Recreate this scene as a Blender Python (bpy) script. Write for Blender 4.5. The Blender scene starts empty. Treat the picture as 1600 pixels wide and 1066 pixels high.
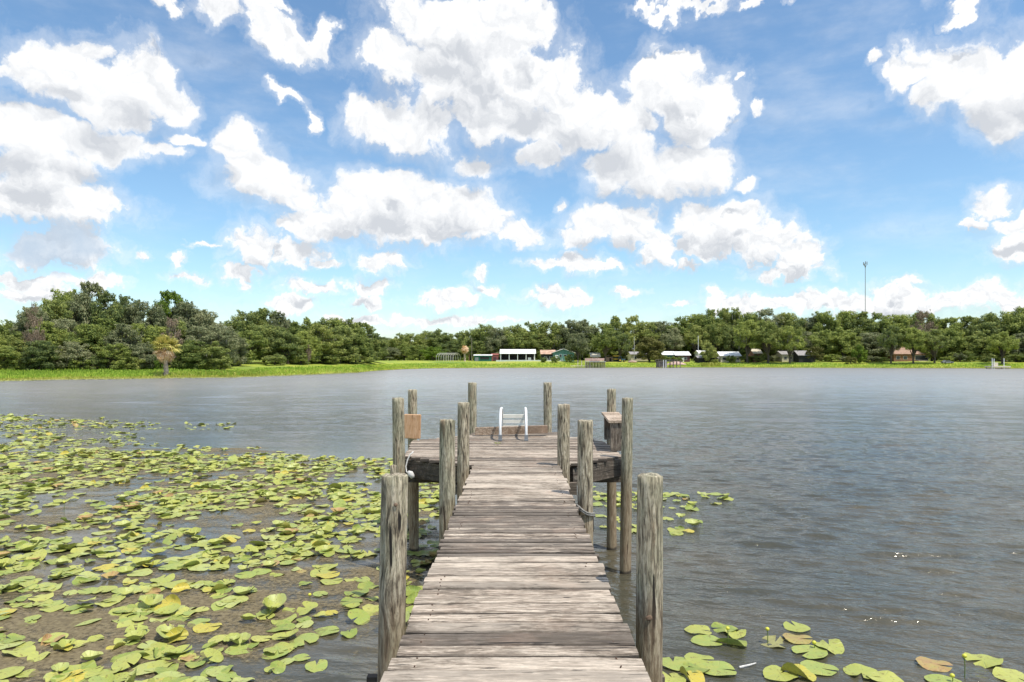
import bpy, bmesh, math, random
import numpy as np
from mathutils import Vector, Matrix, noise as mnoise

R = math.radians
scn = bpy.context.scene
COL = scn.collection

# ------------------------------------------------------------------ camera
F = 1067.0; PX = 807.0; PY = 563.0; HC = 3.25; DZ = 1.77      # focal px, vanishing point, eye and deck height
cam_d = bpy.data.cameras.new('camera'); cam = bpy.data.objects.new('camera', cam_d); COL.objects.link(cam)
cam.location = (0, 0, HC); cam.rotation_euler = (R(90), 0, 0)
cam_d.sensor_width = 36; cam_d.lens = 36 * F / 1600
cam_d.shift_x = -7 / 1600; cam_d.shift_y = 30 / 1600
cam_d.clip_start = 0.05; cam_d.clip_end = 6000
scn.camera = cam

def at(px, py, z=0.0):                    # the point of the plane z seen at a pixel of the photograph
    d = F * (HC - z) / (py - PY)
    return Vector(((px - PX) / F * d, d, z))
def xat(px, d): return (px - PX) / F * d
def zat(py, d): return HC - (py - PY) / F * d

# ------------------------------------------------------------------ sun and view
SUN = Vector((0.32, -0.26, 0.93)).normalized()
sd = bpy.data.lights.new('sun', 'SUN'); sd.energy = 4.0; sd.angle = R(0.6); sd.color = (1.0, 0.955, 0.88)
so = bpy.data.objects.new('sun', sd); COL.objects.link(so)
so.rotation_euler = (-SUN).to_track_quat('-Z', 'Y').to_euler(); so.location = (0, 0, 60)
scn.view_settings.view_transform = 'Standard'; scn.view_settings.look = 'None'
scn.view_settings.gamma = 1; scn.view_settings.exposure = 0.22
scn.view_settings.use_curve_mapping = False

# ------------------------------------------------------------------ node helpers
class NT:
    def __init__(s, tree): s.t = tree; s.n = tree.nodes; s.l = tree.links
    def node(s, typ, ins=None, **kw):
        nd = s.n.new(typ)
        for k, v in kw.items(): setattr(nd, k, v)
        for k, v in (ins or {}).items():
            sock = nd.inputs[k]
            if isinstance(v, bpy.types.NodeSocket): s.l.new(v, sock)
            else: sock.default_value = v
        return nd
    def math(s, op, a, b=0.0, c=0.0, clamp=False):
        nd = s.node('ShaderNodeMath', {0: a, 1: b, 2: c}, operation=op); nd.use_clamp = clamp; return nd.outputs[0]
    def vmath(s, op, a, b=None, c=None):
        ins = {0: a}
        if b is not None: ins[1] = b
        if c is not None: ins[2] = c
        nd = s.node('ShaderNodeVectorMath', ins, operation=op)
        return nd.outputs['Value'] if op in ('LENGTH', 'DOT_PRODUCT', 'DISTANCE') else nd.outputs[0]
    def noise(s, vec, scale, detail=4, rough=0.55, dist=0.0, dims='3D', w=None):
        ins = {'Vector': vec, 'Scale': scale, 'Detail': detail, 'Roughness': rough, 'Distortion': dist}
        nd = s.node('ShaderNodeTexNoise', None, noise_dimensions=dims)
        for k, v in ins.items():
            if isinstance(v, bpy.types.NodeSocket): s.l.new(v, nd.inputs[k])
            else: nd.inputs[k].default_value = v
        return nd.outputs['Fac']
    def ramp(s, fac, stops, interp='LINEAR'):
        nd = s.node('ShaderNodeValToRGB', {0: fac}); r = nd.color_ramp; r.interpolation = interp
        while len(r.elements) < len(stops): r.elements.new(0.5)
        for e, (p, c) in zip(r.elements, stops):
            e.position = p; e.color = tuple(c) + (1,) if len(c) == 3 else c
        return nd.outputs[0]
    def mapr(s, v, a, b, c=0.0, d=1.0, smooth=True):
        nd = s.node('ShaderNodeMapRange', {'Value': v, 'From Min': a, 'From Max': b, 'To Min': c, 'To Max': d})
        nd.interpolation_type = 'SMOOTHSTEP' if smooth else 'LINEAR'; return nd.outputs[0]
    def mix(s, f, a, b, blend='MIX'):
        nd = s.node('ShaderNodeMix', data_type='RGBA', blend_type=blend)
        for i, v in ((0, f), (6, a), (7, b)):
            if isinstance(v, bpy.types.NodeSocket): s.l.new(v, nd.inputs[i])
            else: nd.inputs[i].default_value = v if i == 0 else (tuple(v) + (1,) if len(v) == 3 else v)
        return nd.outputs[2]

# ------------------------------------------------------------------ sky: Nishita plus procedural cumulus laid out by direction
BL = """100 120 95 50;55 112 60 42;170 165 75 40;215 120 55 45;255 150 40 30;130 92 50 26
25 205 95 42;150 225 115 26;60 265 95 52;90 315 115 36;30 310 80 40;150 318 58 32;250 232 50 13;295 212 34 9
110 382 78 36;50 395 45 26;70 440 90 10;60 462 70 16;165 440 30 15;218 400 15 8;280 405 9 14;295 435 35 9;320 382 30 5
250 6 30 11;340 18 40 22;425 45 48 30;470 62 40 20;515 60 16 22;430 3 20 8;455 152 32 9;487 178 9 14
700 40 110 55;620 85 58 42;765 75 90 60;720 120 110 55;840 130 75 48;582 95 24 26;835 42 30 32;735 8 80 30;900 165 75 45;860 195 85 38
1078 100 28 22;1085 165 62 62;1025 140 48 48;960 195 100 38;780 190 90 42;600 195 62 33;565 185 30 26;665 205 72 42;750 255 45 20;840 243 34 20
1000 262 82 44;1060 268 78 40;1105 264 52 36;1158 286 26 9;955 262 46 42
368 230 38 32;400 272 60 44;452 290 52 38;620 312 95 42;560 332 80 46;705 325 80 42;500 352 55 30;650 352 125 30;752 345 55 30;812 366 38 20;622 278 24 18
405 385 50 30;455 395 55 21;445 354 19 13;512 410 22 7;600 408 42 18;370 428 30 12;382 446 14 10;485 447 46 12;458 476 38 15;575 449 34 13;575 474 36 12
700 468 42 14;750 430 13 12;757 455 30 11;868 466 48 16;853 456 22 12;906 468 14 13
905 408 38 19;862 413 44 10;950 416 30 9;935 350 58 28;985 350 50 30;900 366 40 17;1000 372 52 16;867 322 10 11
1085 348 42 34;1140 350 66 38;1165 326 26 15;1200 378 66 34;1250 400 42 30;1238 426 58 12;1100 386 60 20;1030 390 33 28;1075 415 26 7;1185 170 14 10;1162 130 9 7
1462 98 54 42;1505 122 76 44;1565 130 80 52;1585 172 70 48;1402 114 26 26;1362 88 15 10;1452 142 50 24;1640 120 80 70
1540 320 44 24;1595 346 50 15;1520 350 26 9;1595 380 46 24
1115 467 22 13;1175 478 70 12;1250 470 70 13;1310 472 60 18;1298 456 12 10;1400 466 50 20;1412 444 24 9;1395 482 110 15;1500 466 60 22;1545 460 50 20;1600 472 60 20;980 460 22 9;1060 475 22 7
690 502 120 8;560 500 60 8;1010 4 34 9;1085 10 60 8;1200 3 40 6;1512 8 25 8;1045 22 25 8"""
blobs = []
for tok in BL.replace('\n', ';').split(';'):
    x, y, rx, ry = map(float, tok.split())
    u = (x - PX) / F; v = (PY - y) / F
    az = math.atan(u); el = math.atan(v * math.cos(az))
    blobs.append((az, el, rx / F * math.cos(az) ** 2, ry / F * math.cos(az) * 1.0))
rnd = random.Random(5)
for k in range(26):                       # clouds around the rest of the sky, behind and beside the view
    az = rnd.uniform(0.85, 2 * math.pi - 0.85); az = az - 2 * math.pi if az > math.pi else az
    el = rnd.uniform(0.08, 1.1); s = rnd.uniform(0.08, 0.2)
    blobs.append((az, el, s * 1.5 / math.cos(el), s * 0.8))

def field_group():
    g = bpy.data.node_groups.new('cloud_field', 'ShaderNodeTree')
    g.interface.new_socket('P', in_out='INPUT', socket_type='NodeSocketVector')
    g.interface.new_socket('D', in_out='OUTPUT', socket_type='NodeSocketFloat')
    n = NT(g); gi = n.node('NodeGroupInput'); go = n.node('NodeGroupOutput'); P = gi.outputs[0]
    acc = None
    for (a, e, rx, ry) in blobs:
        q = n.vmath('MULTIPLY_ADD', P, (1 / rx, 1 / ry, 0), (-a / rx, -e / ry, 0))
        d = n.vmath('LENGTH', q)
        if acc is None: acc = d
        else: acc = n.math('SMOOTH_MIN', acc, d, 0.12)
    n.l.new(n.math('SUBTRACT', 1.0, acc), go.inputs[0])
    return g

world = bpy.data.worlds.new('World'); scn.world = world; world.use_nodes = True
w = NT(world.node_tree); w.n.clear()
gen = w.node('ShaderNodeTexCoord').outputs['Generated']
sep = w.node('ShaderNodeSeparateXYZ', {0: gen})
X, Y, Z = sep.outputs
azn = w.math('ARCTAN2', X, Y); eln = w.math('ARCSINE', Z)
P = w.node('ShaderNodeCombineXYZ', {0: azn, 1: eln, 2: 0.0}).outputs[0]
els = w.math('ADD', w.math('MAXIMUM', eln, 0.0), 0.16)
Q = w.node('ShaderNodeCombineXYZ', {0: w.math('DIVIDE', azn, els), 1: w.math('MULTIPLY', w.math('LOGARITHM', els, 2.718), 1.0), 2: 0.0}).outputs[0]
low = w.mapr(eln, 0.34, 0.06)                        # clouds look smaller and finer towards the horizon
Q = w.node('ShaderNodeVectorMath', {0: P}, operation='SCALE'); w.l.new(w.mapr(eln, 0.5, 0.0, 1.0, 1.0), Q.inputs['Scale']); Q = Q.outputs[0]
def two(vec, sc, det, ro, k=2.6):
    a = w.noise(vec, sc, det, ro, dims='2D'); b = w.noise(vec, sc * k, det, ro, dims='2D')
    return w.math('ADD', w.math('MULTIPLY', a, w.math('SUBTRACT', 1.0, low)), w.math('MULTIPLY', b, low))
n1 = two(Q, 11.0, 7, 0.58)
n2 = two(w.vmath('ADD', Q, (31.7, 12.3, 4.0)), 11.0, 6, 0.58)
n3 = two(w.vmath('ADD', Q, (3.7, 72.3, 9.0)), 26.0, 7, 0.62)
wv = w.node('ShaderNodeCombineXYZ', {0: w.math('SUBTRACT', n1, 0.5), 1: w.math('SUBTRACT', n2, 0.5), 2: 0.0}).outputs[0]
Pw = w.vmath('MULTIPLY_ADD', wv, w.vmath('SCALE', (1, 1, 0)), P)
sc_ = w.node('ShaderNodeVectorMath', {0: wv}, operation='SCALE'); w.l.new(w.math('MULTIPLY', els, 0.17), sc_.inputs['Scale'])
Pw = w.vmath('ADD', P, sc_.outputs[0])
grp = field_group()
def fld(p):
    nd = w.n.new('ShaderNodeGroup'); nd.node_tree = grp; w.l.new(p, nd.inputs[0]); return nd.outputs[0]
def puffs(vec):                                       # cauliflower lumps
    def v(sc):
        nd = w.node('ShaderNodeTexVoronoi', {'Vector': vec, 'Scale': sc, 'Detail': 4.0, 'Roughness': 0.5, 'Lacunarity': 2.3}, feature='F1', voronoi_dimensions='2D'); return nd.outputs['Distance']
    return w.math('ADD', w.math('MULTIPLY', v(14.0), w.math('SUBTRACT', 1.0, low)), w.math('MULTIPLY', v(38.0), low))
vw = w.node('ShaderNodeVectorMath', {0: wv}, operation='SCALE'); w.l.new(w.math('MULTIPLY', els, 0.20), vw.inputs['Scale'])
Pv = w.vmath('ADD', P, vw.outputs[0])
pa = puffs(Pv)
D0 = w.math('ADD', fld(Pw), w.math('ADD', w.math('MULTIPLY', w.math('SUBTRACT', 0.54, pa), 0.62), w.math('ADD', 0.20, w.math('MULTIPLY', w.math('SUBTRACT', n3, 0.5), 0.62))))
dens = w.math('MAXIMUM', w.mapr(D0, -0.12, 0.32), w.mapr(D0, -0.70, 0.20, 0.0, 0.36))
up = w.node('ShaderNodeCombineXYZ', {0: w.math('MULTIPLY', els, 0.03), 1: w.math('MULTIPLY', els, 0.10), 2: 0.0}).outputs[0]
D1 = w.math('ADD', fld(w.vmath('ADD', Pw, up)), w.math('MULTIPLY', w.math('SUBTRACT', n2, 0.5), 1.0))
shade = w.mapr(D1, 0.08, 0.95)
shade = w.math('MULTIPLY', shade, 0.95)
up2 = w.node('ShaderNodeCombineXYZ', {0: w.math('MULTIPLY', els, 0.006), 1: w.math('MULTIPLY', els, 0.022), 2: 0.0}).outputs[0]
pb = puffs(w.vmath('ADD', Pv, up2))
relief = w.math('MULTIPLY', w.math('SUBTRACT', pa, pb), 0.9)
shade = w.math('ADD', shade, w.math('ADD', relief, w.math('MULTIPLY', w.math('SUBTRACT', pa, 0.5), 0.22)), clamp=True)
# one rain-grey cloud low on the left
gq = w.vmath('LENGTH', w.vmath('MULTIPLY_ADD', P, (1 / .065, 1 / .035, 0), (0.600 / .065, -0.138 / .035, 0)))
greyc = w.mapr(w.math('ADD', gq, w.math('MULTIPLY', n2, 0.8)), 1.5, 1.05)
ccol = w.mix(shade, (0.91, 0.915, 0.92), (0.58, 0.605, 0.645))
ccol = w.mix(w.math('MULTIPLY', greyc, w.mapr(n2, 0.3, 0.7, 0.9, 0.6)), ccol, (0.46, 0.57, 0.70))
sky = w.node('ShaderNodeTexSky', sky_type='NISHITA'); sky.sun_disc = False
sky.sun_elevation = math.asin(SUN.z); sky.sun_rotation = math.atan2(SUN.x, SUN.y)
sky.altitude = 0; sky.air_density = 1.0; sky.dust_density = 0.6; sky.ozone_density = 2.5
hs = w.node('ShaderNodeHueSaturation', {'Saturation': 1.04, 'Value': 1.0, 'Color': sky.outputs[0]})
bg1 = w.node('ShaderNodeBackground', {'Color': w.mix(1.0, hs.outputs[0], (0.95, 1.055, 1.04), 'MULTIPLY'), 'Strength': 0.15})
bg2 = w.node('ShaderNodeBackground', {'Color': ccol, 'Strength': 1.0})
thin = w.mapr(w.noise(w.vmath('MULTIPLY', Q, (0.6, 1.6, 1)), 6.0, 6, 0.6), 0.45, 0.8, 0.0, 0.36)
veil = w.math('MAXIMUM', w.math('MULTIPLY', dens, 0.985), thin)
veil = w.math('MAXIMUM', veil, w.mapr(eln, 0.13, 0.0, 0.0, 0.34))
mx = w.node('ShaderNodeMixShader', {0: veil, 1: bg1.outputs[0], 2: bg2.outputs[0]})
w.node('ShaderNodeOutputWorld', {0: mx.outputs[0]})
world.cycles.sampling_method = 'MANUAL'; world.cycles.sample_map_resolution = 256

# ------------------------------------------------------------------ materials
def mat(name):
    m = bpy.data.materials.new(name); m.use_nodes = True; n = NT(m.node_tree); n.n.clear()
    out = n.node('ShaderNodeOutputMaterial'); b = n.node('ShaderNodeBsdfPrincipled'); n.l.new(b.outputs[0], out.inputs[0])
    return m, n, b, out
def setin(n, b, **kw):
    for k, v in kw.items():
        k = k.replace('_', ' ')
        if isinstance(v, bpy.types.NodeSocket): n.l.new(v, b.inputs[k])
        else: b.inputs[k].default_value = tuple(v) + (1,) if isinstance(v, tuple) and len(v) == 3 and 'Color' in k else v
def bump(n, b, h, strength=0.5, dist=0.01):
    bn = n.node('ShaderNodeBump', {'Height': h, 'Strength': strength, 'Distance': dist}); n.l.new(bn.outputs[0], b.inputs['Normal']); return bn

def plain(name, col, rough=0.6, var=0.15, scale=3.0, metal=0.0):
    m, n, b, _ = mat(name)
    tc = n.node('ShaderNodeTexCoord').outputs['Object']
    f = n.noise(tc, scale, 5, 0.6)
    c = n.mix(n.mapr(f, 0.3, 0.7), tuple(x * (1 - var) for x in col), tuple(min(1, x * (1 + var)) for x in col))
    setin(n, b, Base_Color=c, Roughness=rough, Metallic=metal); return m

def wood_deck(name, dark=1.0, axis='x', warm=0.0):
    m, n, b, _ = mat(name)
    tc = n.node('ShaderNodeTexCoord').outputs['Object']
    tone = n.node('ShaderNodeAttribute', attribute_name='tone').outputs['Color']
    st = n.node('ShaderNodeSeparateColor', {0: tone}); T = st.outputs[0]; T2 = st.outputs[1]
    s = (1.3, 3.0, 34) if name.startswith('beam_wood') and axis == 'x' else {'x': (5.5, 52, 52), 'y': (52, 5.5, 52), 'z': (40, 40, 5)}[axis]
    off = n.node('ShaderNodeCombineXYZ', {0: n.math('MULTIPLY', T, 37.0), 1: n.math('MULTIPLY', T2, 91.0), 2: 0.0}).outputs[0]
    v = n.vmath('ADD', n.vmath('MULTIPLY', tc, s), off)
    g = n.noise(v, 1.0, 8, 0.62, 0.6)
    g2 = n.noise(n.vmath('MULTIPLY', v, (3.4, 2.2, 2.2)), 1.0, 6, 0.7)
    bl = n.noise(n.vmath('ADD', n.vmath('MULTIPLY', tc, (2.2, 9, 5) if axis == 'x' else (4, 4, 4)), off), 1.0, 6, 0.7, 0.8)
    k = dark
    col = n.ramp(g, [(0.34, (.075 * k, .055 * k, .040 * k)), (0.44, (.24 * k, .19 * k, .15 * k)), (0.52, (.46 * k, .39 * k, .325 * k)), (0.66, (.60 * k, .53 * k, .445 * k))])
    col = n.mix(n.mapr(g2, 0.46, 0.62, 0.0, 0.62), col, (.11 * k, .09 * k, .07 * k), 'MIX')
    stn = n.mapr(n.math('ADD', bl, n.math('MULTIPLY', n.math('SUBTRACT', T, 0.5), 0.34)), 0.46, 0.62)
    col = n.mix(n.math('MULTIPLY', stn, 0.72), col, (.115 * k, .095 * k, .08 * k))
    col = n.mix(n.math('MULTIPLY', n.mapr(T2, 0.1, 0.9), 0.45), col, (.52 * k, .46 * k, .39 * k))
    st2 = n.math('MULTIPLY', n.mapr(n.noise(n.vmath('MULTIPLY', tc, (1.1, 2.6, 1)), 1.0, 5, 0.65, 0.5), 0.48, 0.60), n.mapr(n.noise(n.vmath('MULTIPLY', tc, (14, 60, 30)), 1.0, 5, 0.7), 0.42, 0.56, 0.25, 1.0))
    col = n.mix(n.math('MULTIPLY', st2, 0.85), col, (.13 * k, .105 * k, .08 * k))
    dk = n.mapr(T, 0.35, 1.0, 1.16, 0.76); col = n.vmath('SCALE', col); n.l.new(dk, col.node.inputs['Scale'])
    col = n.vmath('MULTIPLY', col, (1.04, 1.0, 0.94))
    pink = n.mapr(n.noise(tc, 2.3, 4, 0.6), 0.5, 0.7)
    col = n.mix(n.math('MULTIPLY', pink, 0.16), col, (.50 * k, .32 * k, .22 * k))
    crack = n.mapr(n.noise(n.vmath('MULTIPLY', v, (0.45, 0.9, 0.9)), 1.0, 4, 0.5, 1.4), 0.36, 0.31)
    col = n.mix(crack, col, (.03, .022, .016))
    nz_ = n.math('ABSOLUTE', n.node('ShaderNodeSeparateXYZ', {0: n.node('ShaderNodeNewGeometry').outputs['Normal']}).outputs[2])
    if name == 'deck_wood': col = n.mix(n.mapr(nz_, 0.92, 0.5, 0.0, 0.82), col, (.06, .047, .037))    # the boards' side and bevel faces darker than their tops
    if warm: col = n.mix(warm, col, (.70, .36, .15))
    setin(n, b, Base_Color=col, Roughness=0.88)
    h = n.math('SUBTRACT', n.math('ADD', g, n.math('MULTIPLY', g2, 0.5)), n.math('MULTIPLY', crack, 0.9))
    bump(n, b, h, 1.0, 0.009)
    return m

def post_mat():
    m, n, b, _ = mat('post_wood')
    tc = n.node('ShaderNodeTexCoord').outputs['Object']
    rn = n.node('ShaderNodeObjectInfo').outputs['Random']
    off = n.node('ShaderNodeCombineXYZ', {0: n.math('MULTIPLY', rn, 57.0), 1: n.math('MULTIPLY', rn, 23.0), 2: n.math('MULTIPLY', rn, 11.0)}).outputs[0]
    # knots: sparse points that bend the grain
    vk = n.node('ShaderNodeTexVoronoi', {'Vector': n.vmath('ADD', n.vmath('MULTIPLY', tc, (3.0, 3.0, 1.9)), off), 'Scale': 0.9, 'Randomness': 1.0})
    kd = vk.outputs['Distance']
    warp = n.mapr(kd, 0.42, 0.0, 0.0, 1.0)
    v = n.vmath('ADD', n.vmath('MULTIPLY', tc, (46, 46, 5.0)), off)
    sepv = n.node('ShaderNodeCombineXYZ', {0: n.math('MULTIPLY', warp, 1.2), 1: n.math('MULTIPLY', warp, -0.9), 2: 0.0}).outputs[0]
    v = n.vmath('ADD', v, sepv)
    g = n.noise(v, 1.0, 8, 0.62, 0.5)
    g2 = n.noise(n.vmath('MULTIPLY', v, (2.2, 2.2, 3.5)), 1.0, 6, 0.7)
    bl = n.noise(n.vmath('ADD', n.vmath('MULTIPLY', tc, (5, 5, 2.2)), off), 1.0, 5, 0.6)
    col = n.ramp(g, [(0.37, (.065, .050, .034)), (0.45, (.25, .20, .135)), (0.53, (.45, .38, .265)), (0.64, (.66, .57, .42))])
    gr = n.mapr(n.math('ADD', bl, n.math('MULTIPLY', n.math('SUBTRACT', rn, 0.5), 0.2)), 0.42, 0.62)
    col = n.mix(n.math('MULTIPLY', gr, 0.36), col, n.mix(g, (.13, .14, .08), (.47, .49, .32)))
    br = n.mapr(n.noise(n.vmath('ADD', n.vmath('MULTIPLY', tc, (7, 7, 1.2)), off), 1.0, 4, 0.6), 0.6, 0.72)
    col = n.mix(n.math('MULTIPLY', br, 0.45), col, (.30, .17, .085))
    col = n.mix(n.mapr(g2, 0.48, 0.62, 0, 0.6), col, (.085, .07, .05))
    knot = n.mapr(kd, 0.055, 0.02)
    col = n.mix(knot, col, (.14, .075, .04))
    crack = n.mapr(n.noise(n.vmath('MULTIPLY', v, (0.42, 0.42, 0.3)), 1.0, 3, 0.5, 0.8), 0.355, 0.31)
    col = n.mix(crack, col, (.02, .016, .012))
    # tide stain close to the water
    wz = n.node('ShaderNodeSeparateXYZ', {0: n.node('ShaderNodeNewGeometry').outputs['Position']}).outputs[2]
    warmz = n.mapr(n.math('ADD', wz, n.math('MULTIPLY', bl, 0.5)), 2.15, 1.35, 0, 0.55)
    col = n.mix(warmz, col, (.25, .155, .085))
    wet = n.mapr(n.math('ADD', wz, n.math('MULTIPLY', bl, 0.10)), 0.13, 0.09, 0, 0.85)
    col = n.mix(wet, col, (.025, .02, .015))
    setin(n, b, Base_Color=col, Roughness=0.9)
    h = n.math('SUBTRACT', n.math('ADD', g, n.math('MULTIPLY', g2, 0.4)), n.math('ADD', n.math('MULTIPLY', crack, 1.0), n.math('MULTIPLY', knot, 0.4)))
    bump(n, b, h, 1.0, 0.008)
    return m

def water_mat():
    m, n, b, _ = mat('lake_water')
    tc = n.node('ShaderNodeTexCoord').outputs['Object']
    sp = n.node('ShaderNodeSeparateXYZ', {0: tc}); wy = sp.outputs[1]
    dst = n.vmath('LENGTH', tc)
    rot = n.node('ShaderNodeVectorRotate', {'Vector': tc, 'Angle': R(14)}, rotation_type='Z_AXIS').outputs[0]
    a2 = n.noise(n.vmath('MULTIPLY', rot, (2.4, 6.5, 1)), 1.0, 3, 0.5, 0.6)
    a3 = n.noise(n.vmath('MULTIPLY', rot, (8, 17, 1)), 1.0, 3, 0.55, 0.4)
    h = n.math('ADD', n.math('MULTIPLY', a2, 0.55), n.math('MULTIPLY', a3, 0.22))
    # the leaves on the left calm the surface; gusts vary it further out
    gust = n.mapr(n.noise(n.vmath('MULTIPLY', tc, (0.02, 0.05, 1)), 1.0, 4, 0.6), 0.35, 0.65, 0.72, 1.1)
    lee = n.mapr(n.math('ADD', sp.outputs[0], n.math('MULTIPLY', wy, -0.12)), -3.5, -1.0, 0.0, 1.0)
    near = n.mapr(wy, 36.0, 22.0, 0.0, 1.0)
    calm = n.math('MULTIPLY', n.math('SUBTRACT', 1.0, lee), near)
    amp = n.math('MULTIPLY', gust, n.math('SUBTRACT', 1.0, n.math('MULTIPLY', calm, 0.72)))
    h = n.math('MULTIPLY', h, amp)
    mud = n.mapr(n.noise(n.vmath('MULTIPLY', tc, (0.35, 0.5, 1)), 1.0, 5, 0.6), 0.4, 0.65)
    col = n.mix(mud, (.064, .061, .042), (.090, .078, .050))
    b.inputs['Specular Tint'].default_value = (1.0, .925, .83, 1)
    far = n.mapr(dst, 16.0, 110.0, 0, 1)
    col = n.mix(far, col, (.280, .265, .238))  # paler with distance: the bright sky reflection is painted into the base colour
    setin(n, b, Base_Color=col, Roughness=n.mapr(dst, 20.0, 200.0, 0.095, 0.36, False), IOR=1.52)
    bump(n, b, h, 1.0, 0.085)
    return m

def leaf_mat(name, cols, trans=0.4, nscale=0.35):
    m, n, b, out = mat(name)
    tc = n.node('ShaderNodeTexCoord').outputs['Object']
    rn = n.node('ShaderNodeObjectInfo').outputs['Random']
    ri = n.node('ShaderNodeNewGeometry').outputs['Random Per Island']
    f = n.math('ADD', n.noise(tc, nscale, 3, 0.6), n.math('ADD', n.math('MULTIPLY', n.math('SUBTRACT', ri, 0.5), 0.5), n.math('MULTIPLY', n.math('SUBTRACT', rn, 0.5), 0.22)))
    col = n.ramp(f, [(0.25, cols[0]), (0.5, cols[1]), (0.78, cols[2])])
    setin(n, b, Base_Color=col, Roughness=0.62)
    b.inputs['Specular IOR Level'].default_value = 0.25
    tr = n.node('ShaderNodeBsdfTranslucent', {'Color': col})
    mxs = n.node('ShaderNodeMixShader', {0: trans, 1: b.outputs[0], 2: tr.outputs[0]})
    n.l.new(mxs.outputs[0], out.inputs[0])
    return m

def pad_mat():
    m, n, b, out = mat('lily_pad_leaf')
    tc = n.node('ShaderNodeTexCoord').outputs['Object']
    at_ = n.node('ShaderNodeAttribute', attribute_name='tone'); t = at_.outputs['Color']; vn = n.mapr(at_.outputs['Alpha'], 0.80, 1.0)
    rn = n.node('ShaderNodeObjectInfo').outputs['Random']
    geo = n.node('ShaderNodeNewGeometry')
    pos = geo.outputs['Position']
    f = n.noise(pos, 9.0, 5, 0.65)
    c = n.mix(n.mapr(f, 0.35, 0.7, 0, 0.55), t, (.50, .47, .11))
    c = n.mix(n.math('MULTIPLY', n.mapr(rn, 0.0, 1.0), 0.25), c, (.30, .40, .08))
    c = n.mix(n.math('MULTIPLY', vn, 0.35), c, (.58, .60, .24))
    spots = n.mapr(n.noise(pos, 26.0, 3, 0.6), 0.61, 0.67)
    c = n.mix(n.math('MULTIPLY', spots, 0.75), c, (.20, .13, .05))
    c = n.mix(n.math('MULTIPLY', geo.outputs['Backfacing'], 0.6), c, (.16, .20, .05))
    setin(n, b, Base_Color=c, Roughness=0.42)
    b.inputs['Specular IOR Level'].default_value = 0.4
    c2 = c; bump(n, b, n.math('ADD', n.noise(pos, 30.0, 4, 0.6), n.math('MULTIPLY', vn, -0.7)), 0.6, 0.01)
    tr = n.node('ShaderNodeBsdfTranslucent', {'Color': c})
    mxs = n.node('ShaderNodeMixShader', {0: 0.18, 1: b.outputs[0], 2: tr.outputs[0]})
    n.l.new(mxs.outputs[0], out.inputs[0])
    return m

def algae_mat():
    m, n, b, out = mat('algae_mat')
    tc = n.node('ShaderNodeTexCoord').outputs['Object']
    f = n.noise(tc, 16.0, 6, 0.7)
    f2 = n.noise(n.vmath('MULTIPLY', tc, (0.9, 1.3, 1)), 1.3, 7, 0.68)
    d = n.node('ShaderNodeAttribute', attribute_name='cover').outputs['Fac']
    c = n.ramp(f, [(0.3, (.085, .065, .033)), (0.5, (.19, .145, .070)), (0.7, (.30, .245, .13))])
    setin(n, b, Base_Color=c, Roughness=0.75)
    al = n.mapr(n.math('ADD', n.math('ADD', d, n.math('MULTIPLY', n.math('SUBTRACT', f, 0.5), 0.9)), n.math('MULTIPLY', n.math('SUBTRACT', f2, 0.5), 1.6)), 0.38, 0.80, 0, 0.80)
    tp = n.node('ShaderNodeBsdfTransparent')
    mxs = n.node('ShaderNodeMixShader', {0: al, 1: tp.outputs[0], 2: b.outputs[0]}); n.l.new(mxs.outputs[0], out.inputs[0])
    bump(n, b, f, 0.6, 0.01)
    return m

def ground_mat():
    m, n, b, _ = mat('bank_grass')
    tc = n.node('ShaderNodeTexCoord').outputs['Object']
    a = n.noise(n.vmath('MULTIPLY', tc, (0.05, 0.12, 1)), 1.0, 6, 0.65)
    g = n.noise(tc, 1.4, 6, 0.7)
    c = n.ramp(a, [(0.30, (.14, .23, .03)), (0.45, (.27, .35, .035)), (0.58, (.42, .44, .04)), (0.72, (.40, .36, .11))])
    c = n.mix(n.mapr(g, 0.4, 0.75, 0, 0.6), c, (.07, .10, .02))
    # mud at the waterline
    z = n.node('ShaderNodeSeparateXYZ', {0: tc}).outputs[2]
    c = n.mix(n.mapr(z, 0.22, 0.05), c, (.05, .04, .02))
    setin(n, b, Base_Color=c, Roughness=0.9); bump(n, b, g, 0.8, 0.3)
    return m

M = {}
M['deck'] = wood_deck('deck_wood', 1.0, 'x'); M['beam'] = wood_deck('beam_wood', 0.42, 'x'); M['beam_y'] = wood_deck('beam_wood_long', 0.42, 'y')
M['bench'] = wood_deck('bench_wood', 0.95, 'y', 0.12); M['bench_leg'] = wood_deck('bench_leg_wood', 0.5, 'z'); M['orange'] = wood_deck('orange_board_wood', 0.85, 'z', 0.55)
M['post'] = post_mat(); M['water'] = water_mat(); M['pad'] = pad_mat(); M['algae'] = algae_mat(); M['ground'] = ground_mat()
M['oak'] = leaf_mat('oak_leaves', ((0.105, 0.151, 0.041), (0.245, 0.302, 0.074), (0.511, 0.548, 0.134)))
M['oak_mid'] = leaf_mat('oak_leaves_mid', ((0.124, 0.171, 0.047), (0.285, 0.335, 0.085), (0.567, 0.565, 0.176)))
M['oak_grey'] = leaf_mat('oak_leaves_mossy', ((0.110, 0.136, 0.068), (0.253, 0.283, 0.131), (0.486, 0.473, 0.263)))
M['oak_dark'] = leaf_mat('oak_leaves_dark', ((0.091, 0.128, 0.049), (0.202, 0.259, 0.080), (0.449, 0.476, 0.136)))
M['lime'] = leaf_mat('lime_leaves', ((.075, .131, .015), (.156, .238, .028), (.262, .350, .044)), 0.3)
M['olive'] = leaf_mat('golden_leaves', ((.096, .102, .024), (.204, .198, .054), (.348, .312, .102)), 0.3)
M['dead'] = leaf_mat('withered_leaves', ((.110, .081, .052), (.247, .182, .124), (.416, .312, .221)), 0.1)
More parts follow.
